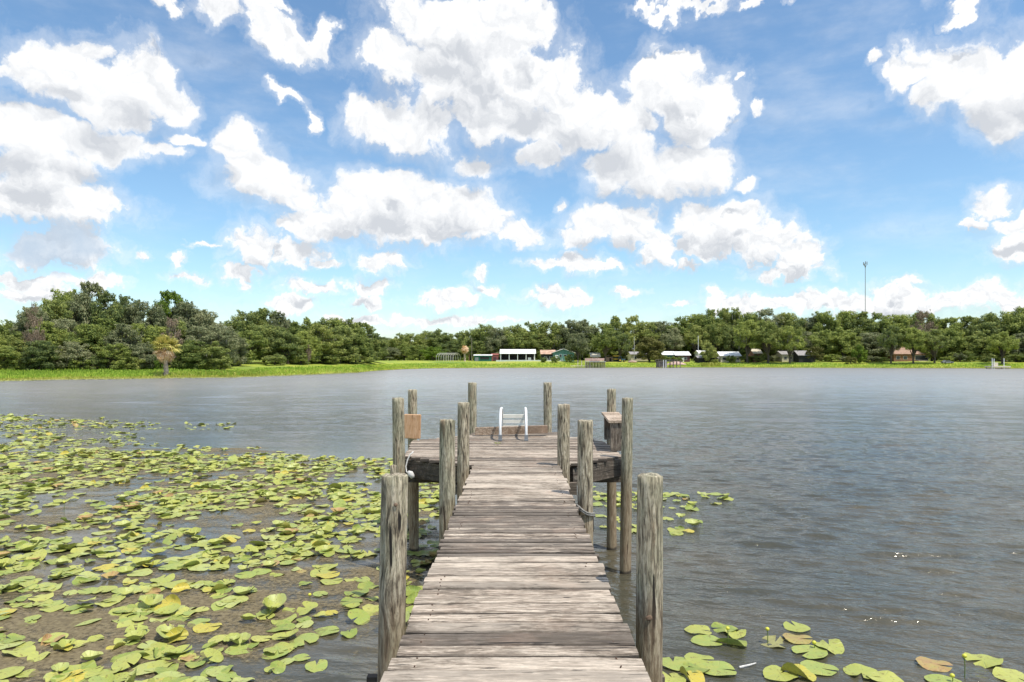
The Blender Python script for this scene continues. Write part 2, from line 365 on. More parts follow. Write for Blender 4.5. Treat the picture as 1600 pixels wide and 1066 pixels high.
M['moss'] = leaf_mat('hanging_moss', ((.16, .15, .11), (.28, .27, .20), (.42, .40, .31)), 0.2)
M['bark'] = plain('bark', (.085, .068, .052), 0.9, 0.4, 2.0)
M['palebark'] = plain('pale_bark', (.46, .37, .30), 0.9, 0.3, 2.0)
M['frond'] = leaf_mat('palm_fronds', ((.32, .32, .08), (.58, .52, .14), (.82, .66, .26)), 0.2, 1.5)
M['deadfrond'] = leaf_mat('dead_fronds', ((.50, .27, .11), (.78, .50, .27), (.90, .72, .50)), 0.1, 1.5)
M['grass'] = leaf_mat('grass_blades', ((.20, .32, .04), (.34, .50, .06), (.54, .64, .10)), 0.3, 0.08)
M['sedge'] = leaf_mat('yellow_sedge', ((.34, .36, .06), (.52, .54, .09), (.66, .62, .20)), 0.3, 0.08)
M['white'] = plain('white_paint', (.80, .80, .79), 0.5, 0.05); M['cream'] = plain('cream_paint', (.62, .55, .42), 0.6, 0.08)
M['metal'] = plain('aluminium', (.72, .72, .70), 0.35, 0.06, 6, 0.55); M['greymetal'] = plain('grey_steel', (.22, .23, .24), 0.5, 0.1)
M['teal'] = plain('teal_paint', (.10, .235, .225), 0.6, 0.15, 1.0); M['green'] = plain('green_panel', (.02, .13, .09), 0.6, 0.3, 1.0)
M['red'] = plain('faded_red_wood', (.34, .11, .09), 0.8, 0.2, 1.0); M['maroon'] = plain('maroon_siding', (.10, .04, .05), 0.7, 0.2, 1.0)
M['roof_white'] = plain('white_metal_roof', (.84, .83, .81), 0.85, 0.04, 0.5); M['roof_rust'] = plain('rusty_roof', (.52, .33, .23), 0.7, 0.35, 0.6)
M['roof_brown'] = plain('brown_shingles', (.36, .23, .16), 0.85, 0.25, 1.5); M['roof_grey'] = plain('grey_shingles', (.32, .30, .29), 0.85, 0.25, 1.5)
M['glass'] = plain('dark_glass', (.03, .035, .04), 0.15, 0.2); M['concrete'] = plain('concrete', (.48, .46, .42), 0.8, 0.1)
M['brick'] = plain('brick_wall', (.28, .14, .09), 0.85, 0.3, 2.0); M['oldwood'] = plain('grey_old_wood', (.20, .17, .14), 0.85, 0.35, 1.5)
M['black'] = plain('dark_opening', (.02, .02, .02), 0.8, 0.2); M['yellow'] = plain('yellow_plastic', (.60, .38, .04), 0.4, 0.1)
M['blue'] = plain('dull_blue_paint', (.06, .12, .16), 0.5, 0.3); M['rope'] = plain('pale_rope', (.62, .60, .56), 0.8, 0.15, 30)
M['tread'] = plain('cream_tread', (.78, .75, .66), 0.6, 0.06, 8); M['rust'] = plain('rusty_nail', (.10, .055, .035), 0.8, 0.3, 50); M['knot'] = plain('knot_wood', (.20, .13, .085), 0.9, 0.4, 60); M['greyrope'] = plain('grey_rope', (.24, .23, .21), 0.85, 0.3, 40); M['bud'] = plain('yellow_bud', (.62, .60, .06), 0.5, 0.1); M['stem'] = plain('green_stem', (.16, .22, .05), 0.6, 0.2)
M['pink'] = plain('faded_pink_tarp', (.50, .33, .27), 0.7, 0.2, 1.0)

# ------------------------------------------------------------------ object helpers
def tag(o, label=None, cat=None, group=None, kind=None):
    if label: o['label'] = label
    if cat: o['category'] = cat
    if group: o['group'] = group
    if kind: o['kind'] = kind
    return o
def empty(name, loc=(0, 0, 0), rz=0.0, **kw):
    o = bpy.data.objects.new(name, None); COL.objects.link(o); o.location = loc; o.rotation_euler = (0, 0, rz); o.empty_display_size = 0.2
    return tag(o, **kw)
def link(name, me, m, parent=None, loc=None, rot=None, smooth=False, **kw):
    o = bpy.data.objects.new(name, me); COL.objects.link(o)
    if m is not None and not me.materials:
        me.materials.append(m)
    if smooth:
        me.polygons.foreach_set('use_smooth', [True] * len(me.polygons))
    if parent: o.parent = parent
    if loc is not None: o.location = loc
    if rot is not None: o.rotation_euler = rot
    return tag(o, **kw)
def copy_tree(o, parent=None):
    c = o.copy(); COL.objects.link(c); c.parent = parent
    for ch in [x for x in o.children]: copy_tree(ch, c)
    return c

class MB:
    """collects shapes of one mesh"""
    def __init__(s): s.v = []; s.f = []; s.t = []
    def add(s, vs, fs, tone=(.5, .5, .5)):
        o = len(s.v); s.v += [tuple(p) for p in vs]; s.f += [tuple(i + o for i in f) for f in fs]; s.t += [tone] * len(vs)
    def box(s, c, d, rot=(0, 0, 0), tone=(.5, .5, .5), bev=0.0):
        mt = Matrix.Rotation(rot[2], 3, 'Z') @ Matrix.Rotation(rot[1], 3, 'Y') @ Matrix.Rotation(rot[0], 3, 'X')
        hx, hy, hz = d[0] / 2, d[1] / 2, d[2] / 2
        vs = []
        for (x, y, z) in ((-1, -1, -1), (1, -1, -1), (1, 1, -1), (-1, 1, -1), (-1, -1, 1), (1, -1, 1), (1, 1, 1), (-1, 1, 1)):
            vs.append(mt @ Vector((x * hx, y * hy, z * hz)) + Vector(c))
        s.add(vs, [(3, 2, 1, 0), (4, 5, 6, 7), (0, 1, 5, 4), (1, 2, 6, 5), (2, 3, 7, 6), (3, 0, 4, 7)], tone)
    def prism(s, pts, y0, y1, axis='y', tone=(.5, .5, .5)):      # pts: (x, z) outline pushed along y
        n = len(pts); vs = [(p[0], y0, p[1]) for p in pts] + [(p[0], y1, p[1]) for p in pts]
        if axis == 'x': vs = [(y0, p[0], p[1]) for p in pts] + [(y1, p[0], p[1]) for p in pts]
        fs = [tuple(range(n)), tuple(range(2 * n - 1, n - 1, -1))] + [(i, i + n, (i + 1) % n + n, (i + 1) % n) for i in range(n)]
        s.add(vs, fs, tone)
    def tube(s, pts, rad, seg=8, cap=True, tone=(.5, .5, .5)):
        pts = [Vector(p) for p in pts]; n = len(pts)
        rs = rad if isinstance(rad, (list, tuple)) else [rad] * n
        vs = []; fs = []
        for i, p in enumerate(pts):
            t = (pts[min(i + 1, n - 1)] - pts[max(i - 1, 0)]).normalized()
            a = t.orthogonal().normalized() if i == 0 else (a - t * a.dot(t)).normalized()
            bb = t.cross(a)
            for k in range(seg):
                an = 2 * math.pi * k / seg; vs.append(p + (a * math.cos(an) + bb * math.sin(an)) * rs[i])
        for i in range(n - 1):
            for k in range(seg):
                fs.append((i * seg + k, i * seg + (k + 1) % seg, (i + 1) * seg + (k + 1) % seg, (i + 1) * seg + k))
        if cap: fs.append(tuple(range(seg - 1, -1, -1))); fs.append(tuple((n - 1) * seg + k for k in range(seg)))
        s.add(vs, fs, tone)
    def mesh(s, name):
        me = bpy.data.meshes.new(name); me.from_pydata(s.v, [], s.f)
        a = me.color_attributes.new('tone', 'FLOAT_COLOR', 'POINT')
        a.data.foreach_set('color', np.array([(t[0], t[1], t[2], 1.0) for t in s.t], dtype=np.float32).ravel())
        me.validate(); me.update(); return me
    def build(s, name, m, parent=None, **kw): return link(name, s.mesh(name), m, parent, **kw)

def np_mesh(name, V, Fq, attr=None, attr_name='tone'):
    me = bpy.data.meshes.new(name); k = Fq.shape[1]
    me.vertices.add(len(V)); me.vertices.foreach_set('co', V.astype(np.float32).ravel())
    me.loops.add(Fq.size); me.loops.foreach_set('vertex_index', Fq.astype(np.int32).ravel())
    me.polygons.add(len(Fq)); me.polygons.foreach_set('loop_start', np.arange(0, Fq.size, k, dtype=np.int32))
    if attr is not None:
        a = me.color_attributes.new(attr_name, 'FLOAT_COLOR', 'POINT'); a.data.foreach_set('color', attr.astype(np.float32).ravel())
    me.update(); me.validate(); return me

# ------------------------------------------------------------------ land and water
SH = [(-180, 12), (-150, 32), (-110, 60), (-80, 95), (-60, 112), (-45, 125)]
for px, y in ((0, 108), (100, 116), (200, 120), (258, 125), (350, 128), (400, 136), (450, 145), (500, 158), (560, 178), (600, 217), (640, 248), (680, 267), (750, 282), (850, 289), (960, 294), (1100, 299), (1300, 284), (1600, 262)):
    a = math.atan((px - PX) / F); SH.append((math.degrees(a), y / math.cos(a)))
SH += [(50, 300), (70, 240), (110, 110), (150, 38), (180, 12)]
SA = np.array([s[0] for s in SH]); SR = np.array([s[1] for s in SH])
def r_shore(deg): return float(np.interp(deg, SA, SR)) + 1.2 * math.sin(deg * 3.1) * min(1, abs(180 - abs(deg)) / 40) * 0.5
def rise_len(deg): return float(np.interp(deg, [-180, -60, -20, 0, 180], [40, 46, 48, 24, 22]))
def height(x, y):
    deg = math.degrees(math.atan2(x, y)); r = math.hypot(x, y); t = r - r_shore(deg); L = rise_len(deg)
    if t < 0: return max(-0.9, t * 0.25)
    u = t / L
    h = np.interp(u, [0, 0.02, 0.10, 0.5, 1.0, 2.0], [0.0, 0.16, 0.50, 1.45, 2.6, 3.05])
    return float(h) + 0.06 * math.sin(x * 0.11) * min(1, t / 10)
def shore_pt(px, t):                      # a point on the land, t metres behind the waterline along the sight line of px
    a = math.atan((px - PX) / F); deg = math.degrees(a); r = r_shore(deg) + t
    x, y = r * math.sin(a), r * math.cos(a); return Vector((x, y, height(x, y)))

degs = np.concatenate([np.arange(-180, -44, 3.0), np.arange(-44, 44, 0.5), np.arange(44, 180.1, 3.0)])
offs = [-4, -1.5, 0, 0.4, 1.0, 2, 3.5, 5.5, 8, 11, 15, 20, 26, 33, 41, 50, 62, 80, 110, 160, 260, 500, 1200, 3000]
V = []
for dg in degs:
    a = math.radians(dg); r0 = r_shore(dg)
    for o_ in offs:
        r = r0 + o_; x, y = r * math.sin(a), r * math.cos(a); z = height(x, y)
        if 1 < o_ < 90: z += 0.10 * mnoise.noise(Vector((x * .2, y * .2, 0)))
        V.append((x, y, z))
no = len(offs); nd_ = len(degs); Fq = []
for i in range(nd_ - 1):
    for j in range(no - 1): Fq.append((i * no + j, i * no + j + 1, (i + 1) * no + j + 1, (i + 1) * no + j))
land = np_mesh('ground', np.array(V), np.array(Fq))
link('ground', land, M['ground'], kind='structure', smooth=True)

def water_sheet():
    """the lake surface: a sheet with real wind waves, denser where the lake is seen at close range"""
    rw = np.random.RandomState(12)
    an = np.radians(np.concatenate([np.arange(-180, -44, 3.0), np.arange(-44, 44, 0.09), np.arange(44, 180, 3.0)]))
    rr = [3.6]
    while rr[-1] < 340: rr.append(rr[-1] + max(.022, min(.75, rr[-1] ** 2 / 3468 * .55)))
    rr = np.array([.8, 2.2] + rr + [420.0]); dr = np.gradient(rr)
    A, RR = np.meshgrid(an, rr, indexing='ij'); X_ = RR * np.sin(A); Y_ = RR * np.cos(A); DR = np.broadcast_to(dr, A.shape)
    H = np.zeros_like(X_)
    for k in range(64):
        lam = .15 * (1.15 / .15) ** (k / 63.0) * rw.uniform(.9, 1.1); th = math.radians(14 + rw.normal(0, 14)); kk = 2 * math.pi / lam
        # travelling towards the viewer, crests falling slightly to the right
        ph = kk * (X_ * math.sin(th) + Y_ * math.cos(th)) + rw.uniform(0, 6.28)
        slope = .007 + .048 * math.exp(-(math.log(lam / .46) / .55) ** 2)
        fade = np.clip((lam / DR - 1.3) / 1.6, 0, 1)
        grp = .65 + .6 * np.sin(X_ * (.9 / lam) * .35 + k * 1.7 + .5 * np.sin(Y_ * .3 / lam)) * np.sin(Y_ * (.8 / lam) * .30 + k * 2.3)
        sn = np.sin(ph + .35 * np.cos(ph)); H += slope / kk * sn * fade * grp
    lee = np.clip((X_ - .12 * Y_ + 3.5) / 2.5, 0, 1); near = np.clip((38 - Y_) / 14, 0, 1) * (X_ < 0)
    H *= 1 - .90 * (1 - lee) * near
    H *= .85 + .3 * np.sin(X_ * .05 + 1.3 * np.sin(Y_ * .06)) * np.sin(Y_ * .045 + 2)
    for lo, hi, nn in ((1.2, 4.0, 26),):
        for k in range(nn):
            lam = lo * (hi / lo) ** (k / (nn - 1.0)); th = math.radians(8 + rw.normal(0, 20)); kk = 2 * math.pi / lam
            ph = kk * (X_ * math.sin(th) + Y_ * math.cos(th)) + rw.uniform(0, 6.28); fade = np.clip((lam / DR - 1.6) / 2.0, 0, 1) * np.clip((RR - 20) / 35, 0, 1)
            H += .025 / kk * np.sin(ph + .4 * np.cos(ph)) * fade * (.6 + .7 * np.sin(X_ * .35 / lam + k) * np.sin(Y_ * .3 / lam + k * 2))
    calm_ = np.ones_like(H)
    for (qx, qy) in [(q[0], q[1]) for q in right_pads]:
        m_ = (np.abs(X_ - qx) < 1.2) & (np.abs(Y_ - qy) < 1.2); calm_[m_] = np.minimum(calm_[m_], 1 - .85 * np.exp(-((X_[m_] - qx) ** 2 + (Y_[m_] - qy) ** 2) / .3))
    H *= calm_
    H[RR < 3] = 0; H[RR > 330] = 0
    na, nr = A.shape; V_ = np.stack([X_, Y_, H - .004], axis=-1).reshape(-1, 3)
    ia = np.arange(na)[:, None]; ir = np.arange(nr - 1)[None, :]; a0 = ia * nr + ir; a1 = ((ia + 1) % na) * nr + ir
    Fw = np.stack([a0, a0 + 1, a1 + 1, a1], axis=-1).reshape(-1, 4)[:, ::-1]
    return np_mesh('lake_water', V_, Fw)

# ------------------------------------------------------------------ the dock
rnd = random.Random(11)
def plank(mb, x0, x1, y0, y1, z, th=0.04, tone=None, skew=0.0, wob=0.004):
    tone = tone or (rnd.random(), rnd.random(), rnd.random())
    ns = max(6, int((x1 - x0) / 0.11)); sd = rnd.uniform(0, 99); vs = []; fs = []
    tz0 = rnd.uniform(-.004, .004); tz1 = rnd.uniform(-.004, .004); e0 = rnd.uniform(-.003, .003); e1 = rnd.uniform(-.003, .003)
    for i in range(ns + 1):
        t = i / ns; x = x0 + (x1 - x0) * t
        wa = wob * mnoise.noise(Vector((x * 3, sd, 0))) + 0.5 * wob * mnoise.noise(Vector((x * 14, sd, 3)))
        wb = wob * mnoise.noise(Vector((x * 3, sd, 9))) + 0.5 * wob * mnoise.noise(Vector((x * 14, sd, 7)))
        if i in (0, ns): wa += rnd.uniform(0, .008); wb -= rnd.uniform(0, .008)
        ya = y0 + wa * 1.6 + skew * (t - .5); yb = y1 + wb * 1.6 + skew * (t - .5)
        zz = z + tz0 * (1 - t) + tz1 * t + 0.003 * mnoise.noise(Vector((x * 2, sd, 5)))
        xa = x + (rnd.uniform(-.006, .006) if i in (0, ns) else 0)
        bv = 0.007
        vs += [(xa, ya, zz - th), (xa, ya, zz - bv + e0), (xa, ya + bv, zz + e0), (xa, (ya + yb) / 2, zz + .002), (xa, yb - bv, zz + e1), (xa, yb, zz - bv + e1), (xa, yb, zz - th)]
    for i in range(ns):
        a = i * 7; b = a + 7
        for k in range(7): k2 = (k + 1) % 7; fs.append((a + k2, a + k, b + k, b + k2))
    fs.append((0, 1, 2, 3, 4, 5, 6)); fs.append(tuple(ns * 7 + k for k in (6, 5, 4, 3, 2, 1, 0)))
    mb.add(vs, fs, tone)

dock = empty('dock', (0, 0, 0), label='weathered grey wooden dock on round posts leading out to a wide platform', cat='dock')
# walkway: near boards wide and pale, the middle stretch narrow and dark, then two pale wide ones
wk = MB(); nails = []; y = -12.0
while y < 9.72:
    if 5.05 < y < 7.30: wd = rnd.uniform(.065, .095); tn = (rnd.uniform(.45, .95), rnd.uniform(0.0, .5), rnd.random())
    elif 7.30 <= y < 8.6: wd = rnd.uniform(.15, .19); tn = (rnd.uniform(.1, .4), rnd.uniform(.5, 1), rnd.random())
    elif y >= 8.6: wd = rnd.uniform(.09, .13); tn = (rnd.uniform(.3, .8), rnd.uniform(.1, .7), rnd.random())
    else: wd = rnd.uniform(.115, .16); tn = (rnd.uniform(0, 1) ** 1.3, rnd.uniform(.15, 1), rnd.random())
    g = rnd.uniform(.013, .024) if 5.05 < y < 7.3 else rnd.uniform(.005, .014)
    if y > -12.5: plank(wk, -.61 + rnd.uniform(-.018, .014), .61 + rnd.uniform(-.014, .018), y, min(y + wd, 9.73), DZ + rnd.uniform(-.004, .004), .042, tn, rnd.uniform(-.008, .008), .005)
    if 1.5 < y < 9.5 and rnd.random() < .9: nails.append((y, min(y + wd, 9.73)))
    y += wd + g
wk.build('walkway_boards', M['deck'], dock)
nl = MB()
for (ya, yb) in nails:
    for sx in (-.5, .5):
        if rnd.random() < .45: continue
        for yy in (ya + .028, yb - .028):
            nl.tube([(sx + rnd.uniform(-.012, .012), yy, DZ - .01), (sx + rnd.uniform(-.012, .012), yy, DZ + .0055)], .0036, 8)
nl.build('nails', M['rust'], dock, kind='stuff')
# platform, eight-sided
def ext(yy):
    l = np.interp(yy, [9.74, 10.62, 12.7, 13.35, 13.36, 14.2], [-.72, -1.74, -1.94, -1.20, -1.0, -.86])
    r = np.interp(yy, [9.74, 10.66, 12.5, 13.30, 13.36, 14.2], [.70, 1.66, 1.62, 1.18, .92, .86]); return float(l), float(r)
pf = MB(); y = 9.75
while y < 14.15:
    wd = rnd.uniform(.10, .145); l, r = ext(y + wd / 2)
    plank(pf, l + rnd.uniform(-.02, .02), r + rnd.uniform(-.02, .02), y, y + wd, DZ - .012 + rnd.uniform(-.005, .005), .04, (rnd.uniform(.25, .95), rnd.uniform(.0, .55), rnd.random()), rnd.uniform(-.012, .012), .005)
    y += wd + rnd.uniform(.004, .012)
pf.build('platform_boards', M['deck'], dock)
def beam(a, b, w_, h_, m='beam', name='beam', tones=None, sag=0.0):
    a = Vector(a); b = Vector(b); d = b - a; L = d.length; mb = MB(); ns = max(4, int(L / .15))
    ang = math.atan2(d.y, d.x); nrm = Vector((-math.sin(ang), math.cos(ang), 0)); sd = rnd.uniform(0, 99); vs = []; fs = []
    for i in range(ns + 1):
        t = i / ns; p = a + d * t
        j = lambda k: .006 * mnoise.noise(Vector((t * L * 2.5, sd, k)))
        for (u, v, k) in ((-1, -1, 1), (-1, 1, 2), (1, 1, 3), (1, -1, 4)):
            vs.append(p + nrm * (u * w_ / 2 + j(k)) + Vector((0, 0, v * h_ / 2 + j(k + 5) - sag * 4 * t * (1 - t))))
    for i in range(ns):
        for k in range(4): k2 = (k + 1) % 4; fs.append((i * 4 + k, i * 4 + k2, i * 4 + 4 + k2, i * 4 + 4 + k))
    fs.append((3, 2, 1, 0)); fs.append(tuple(ns * 4 + k for k in range(4)))
    mb.add(vs, fs, tones or (rnd.uniform(.3, .9), rnd.uniform(0, .4), .5))
    return mb.build(name, M[m], dock)
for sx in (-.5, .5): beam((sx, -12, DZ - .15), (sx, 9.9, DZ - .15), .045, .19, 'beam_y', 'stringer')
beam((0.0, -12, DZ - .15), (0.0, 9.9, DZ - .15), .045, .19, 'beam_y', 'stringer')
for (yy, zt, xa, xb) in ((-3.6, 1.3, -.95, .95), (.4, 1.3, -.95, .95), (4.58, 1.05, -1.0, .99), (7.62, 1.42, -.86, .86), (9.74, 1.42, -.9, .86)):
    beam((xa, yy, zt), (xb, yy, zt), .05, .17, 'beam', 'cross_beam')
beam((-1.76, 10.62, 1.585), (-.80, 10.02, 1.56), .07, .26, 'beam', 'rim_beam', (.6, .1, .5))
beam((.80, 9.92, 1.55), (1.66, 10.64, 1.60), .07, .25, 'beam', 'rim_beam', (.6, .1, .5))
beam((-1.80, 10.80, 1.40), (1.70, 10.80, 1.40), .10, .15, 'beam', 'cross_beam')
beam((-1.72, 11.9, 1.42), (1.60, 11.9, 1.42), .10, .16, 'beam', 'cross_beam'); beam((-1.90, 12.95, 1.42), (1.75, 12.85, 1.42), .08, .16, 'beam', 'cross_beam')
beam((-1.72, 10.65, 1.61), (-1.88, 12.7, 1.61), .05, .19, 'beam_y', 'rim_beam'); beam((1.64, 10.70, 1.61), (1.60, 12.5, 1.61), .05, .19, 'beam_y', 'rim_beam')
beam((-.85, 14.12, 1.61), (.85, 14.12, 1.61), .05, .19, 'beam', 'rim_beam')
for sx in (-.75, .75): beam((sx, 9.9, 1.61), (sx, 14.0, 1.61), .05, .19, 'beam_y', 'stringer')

def post_mesh(r, zb, zt, seed, lean=(0, 0), taper=0.06, chip=0.0):
    rn = random.Random(seed); seg = 36; nz = int((zt - zb) / .06); vs = []; fs = []
    cr = [(rn.uniform(0, 6.28), rn.uniform(zb, zt), rn.uniform(.3, 1.4), rn.uniform(.03, .07)) for _ in range(7)] + [(rn.uniform(0, 6.28), zt, rn.uniform(.2, .7), rn.uniform(.04, .09)) for _ in range(5)]
    for i in range(nz + 1):
        z = zb + (zt - zb) * i / (nz - 1) if i < nz - 1 else zt - .007 * (nz - i); k = (z - zb) / (zt - zb)
        for s in range(seg):
            a = 2 * math.pi * s / seg
            rr = r * (1 + taper * (0.5 - k)) * (1 + .045 * mnoise.noise(Vector((math.cos(a) * 1.1, math.sin(a) * 1.1, z * .9 + seed))) + .02 * mnoise.noise(Vector((math.cos(a) * 5, math.sin(a) * 5, z * 1.4 + seed))))
            for (ca, cz, cl, cw) in cr:
                da = abs((a - ca + math.pi) % (2 * math.pi) - math.pi)
                if da < cw * 2.2 and abs(z - cz) < cl: rr -= r * .10 * (1 - da / (cw * 2.2)) * (1 - abs(z - cz) / cl)
            if i == nz: rr -= .008
            zz = z + (0.012 * mnoise.noise(Vector((math.cos(a) * 1.5, math.sin(a) * 1.5, seed))) if i >= nz - 1 else 0)
            if chip and i >= nz - 1 and math.cos(a - 2.2) > .5: zz -= chip
            vs.append((rr * math.cos(a) + lean[0] * (z - zb), rr * math.sin(a) + lean[1] * (z - zb), zz))
    for i in range(nz):
        for s in range(seg): fs.append((i * seg + s, i * seg + (s + 1) % seg, (i + 1) * seg + (s + 1) % seg, (i + 1) * seg + s))
    c = len(vs); vs.append((lean[0] * (zt - zb), lean[1] * (zt - zb), zt + .004))
    ring = nz * seg; r2 = len(vs)
    for s in range(seg):
        p = vs[ring + s]; cx, cy, cz = vs[c]; vs.append(((p[0] + cx) / 2, (p[1] + cy) / 2, zt + .006 * mnoise.noise(Vector((p[0] * 20, p[1] * 20, seed)))))
    for s in range(seg):
        s2 = (s + 1) % seg; fs.append((ring + s, ring + s2, r2 + s2, r2 + s)); fs.append((r2 + s, r2 + s2, c))
    me = bpy.data.meshes.new('post'); me.from_pydata(vs, [], fs); return me
POSTS = [  # px centre at its top, px top, depth, radius, lean x per metre, label
    (617, 742, 4.45, .089, .018, 'greenish round post nearest on the left of the walkway'),
    (1016, 742, 4.45, .086, .006, 'brown round post with a large knot nearest on the right of the walkway'),
    (699, 656, 7.50, .088, 0.002, None), (914.5, 657, 7.50, .086, 0, None),
    (724.5, 629, 9.60, .086, 0.006, None), (881, 632, 9.60, .090, 0.008, None),
    (622, 622, 10.40, .092, -.012, None), (980.5, 622, 10.40, .086, .012, None),
    (644.5, 609, 13.0, .090, 0, None), (955.5, 608, 13.0, .088, 0, None),
    (738, 598, 14.32, .092, 0, None), (855.5, 598, 14.32, .088, -.005, None)]
for i, (px, py, d, r, ln, lb) in enumerate(POSTS):
    zt = zat(py, d); zb = -.9; x = xat(px, d) - ln * (zt - zb)
    o = link('post', post_mesh(r, 0, zt - zb, 3 + i * 7, (ln, 0)), M['post'], dock, loc=(x, d, zb), smooth=True)
    if lb: o['label'] = lb
def knot(px, py, d, r):
    bm = bmesh.new(); bmesh.ops.create_uvsphere(bm, u_segments=16, v_segments=8, radius=1)
    for v in bm.verts: v.co = Vector((v.co.x * r, v.co.y * .005, v.co.z * r * .8 * (1 + .2 * v.co.x)))
    me = bpy.data.meshes.new('knot'); bm.to_mesh(me); bm.free(); link('knot', me, M['knot'], dock, loc=(xat(px, d), d, zat(py, d)), smooth=True)
knot(1014, 966, 4.45 - .086, .022); knot(618, 789, 4.45 - .091, .014)
for (x, d, sd_) in ((-1.75, 11.65, 91), (1.63, 11.7, 97)):      # short piles that carry the platform
    link('pile', post_mesh(.083, 0, 1.34 + .9, sd_), M['post'], dock, loc=(x, d, -.9), smooth=True)
for (x, d, sd_) in ((-.9, -3.5, 61), (.9, -3.5, 62), (-.9, .45, 63), (.9, .45, 64)):
    link('post', post_mesh(.085, 0, 2.55 + .9 - .2, sd_), M['post'], dock, loc=(x, d, -.9), smooth=True)
# raised curb plank at the far end
cb = MB(); cb.box((0, 0, 0), (1.42, .13, .145), tone=(.6, .1, .5)); cb.build('curb_board', M['bench'], dock, loc=(-.10, 13.42, DZ + .105), rot=(0, R(-1.5), R(2)))
link('mooring_stake', post_mesh(.045, 0, zat(727, 9.0) + .9, 77), M['post'], None, loc=(xat(614.5, 9.0), 9.0, -.9), smooth=True,
     label='thin dark broken stake standing in the water behind the greenish left foreground post', cat='stake')

# bench on the right of the platform
bench = empty('bench', (1.65, 12, DZ), label='narrow wooden bench with a pinkish seat plank along the right edge of the platform', cat='bench')
sb = MB()
sa, sb2 = Vector((1.67, 11.1)), Vector((1.78, 13.0))
zs = DZ + .50
pts = [(1.50, 11.1), (1.80, 11.1), (1.93, 12.92), (1.61, 12.92)]
sb.add([(x - 1.65, y - 12, zs - DZ) for x, y in pts] + [(x - 1.65, y - 12, zs - DZ - .04) for x, y in pts],
       [(0, 1, 2, 3), (7, 6, 5, 4), (0, 4, 5, 1), (1, 5, 6, 2), (2, 6, 7, 3), (3, 7, 4, 0)], (.1, .95, .5))
sb.build('seat', M['bench'], bench)
for (x, y_, w_) in ((1.645, 11.17, .21), (1.74, 12.75, .2)):
    lg = MB(); lg.box((x - 1.65, y_ - 12, .23), (w_, .09, .46), tone=(.5, .2, .5)); lg.build('support', M['bench_leg'], bench)
rl = MB(); rl.box((.13, -.05, .36), (.04, 1.5, .12), rot=(0, 0, R(-3.6)), tone=(.6, .1, .5)); rl.build('rail', M['bench_leg'], bench)
# upright board on the left
ob = MB(); ob.box((0, 0, .225), (.31, .09, .45), tone=(.15, .4, .5))
bo = ob.build('upright_board', M['orange'], None, loc=(-1.95, 12.75, DZ + .02), rot=(0, R(1.5), R(-4)), label='square orange brown board standing upright at the left back corner of the platform', cat='board')
bv = bo.modifiers.new('bevel', 'BEVEL'); bv.width = .012; bv.segments = 2

lf = MB()
for k in range(5):
    a = k * 1.25; c_, s_n = math.cos(a), math.sin(a); L = .07 + .02 * (k % 3)
    lf.add([(0, 0, .01), (c_ * L * .5 - s_n * .02, s_n * L * .5 + c_ * .02, .03), (c_ * L, s_n * L, .015), (c_ * L * .5 + s_n * .02, s_n * L * .5 - c_ * .02, .03)], [(0, 1, 2, 3)], (.26, .24, .08))
lf.build('dried_sprig', M['pad'], None, loc=(xat(778, 12.0), 12.0, DZ + .004), label='small dried olive leaf sprig lying on the middle of the platform', cat='leaf')
# swim ladder
lad = empty('swim_ladder', (-.06, 13.4, DZ), label='white aluminium swim ladder with curved rails over the curb at the end of the platform', cat='ladder')
for sx in (-.24, .24):
    pts = [(sx, -.78, .0), (sx, -.79, .22), (sx, -.72, .38), (sx, -.52, .49), (sx, -.2, .53), (sx, .35, .52), (sx, .75, .47), (sx, .93, .33), (sx, .97, .1), (sx, 1.0, -.7), (sx, 1.0, -1.9)]
    # smooth the path
    for _ in range(1):
        q = [pts[0]]
        for a, b in zip(pts[:-1], pts[1:]):
            a = Vector(a); b = Vector(b); q += [a.lerp(b, .25), a.lerp(b, .75)]
        q.append(pts[-1]); pts = q
    r_ = MB(); r_.tube(pts, .025, 10); rail = r_.build('rail', M['white'], lad, smooth=True)
    fp = MB(); fp.box((sx, -.80, .012), (.075, .13, .024)); fp.box((sx, -.80, .06), (.066, .066, .09)); fp.build('foot', M['greymetal'], lad)
for z in (.305, .195, .088, -.15, -.45, -.8, -1.15, -1.5):
    s_ = MB(); s_.box((0, .93 + (.0 if z > 0 else .05), z), (.45, .07, .072 if z > 0 else .03)); s_.build('step', M['tread'], lad)

# ropes
rp = MB(); A = [at(641, 709, 1.80)]
p0 = Vector((xat(646, 10.45), 10.45, zat(707, 10.45)))
pth = [(646, 706, 10.46), (641, 710, 10.44), (637, 718, 10.42), (634, 729, 10.40), (635, 737, 10.38), (639, 741, 10.36), (643, 744, 10.35)]
rp.tube([(xat(a, d), d, zat(b, d)) for a, b, d in pth], .011, 7)
rp.tube([(xat(a, d), d, zat(b, d)) for a, b, d in ((638, 737, 10.36), (641, 740, 10.34), (644, 744, 10.34), (645, 747, 10.34))], [.02, .05, .04, .03], 8)
rp.build('white_rope', M['rope'], None, smooth=True, label='frayed white rope hanging from the left front post over the dark rim beam', cat='rope')
xr = xat(914.5, 7.5); rp = MB()
for k, dz in ((0, 0), (1, .02)):
    c = [(xr + .103 * math.cos(a), 7.5 + .103 * math.sin(a), zat(799, 7.5) + dz - .05 * math.cos(a) - .01 * math.sin(3 * a)) for a in np.linspace(0, 2 * math.pi, 25)]
    rp.tube(c, .011, 6)
rp.tube([(xr - .10, 7.42, zat(797, 7.5)), (xr - .14, 7.36, zat(788, 7.4)), (xr - .18, 7.40, zat(783, 7.4)), (xr - .2, 7.5, zat(781, 7.4))], .013, 6)
rp.build('grey_rope', M['greyrope'], None, smooth=True, label='grey rope tied round the second right walkway post below the deck', cat='rope')

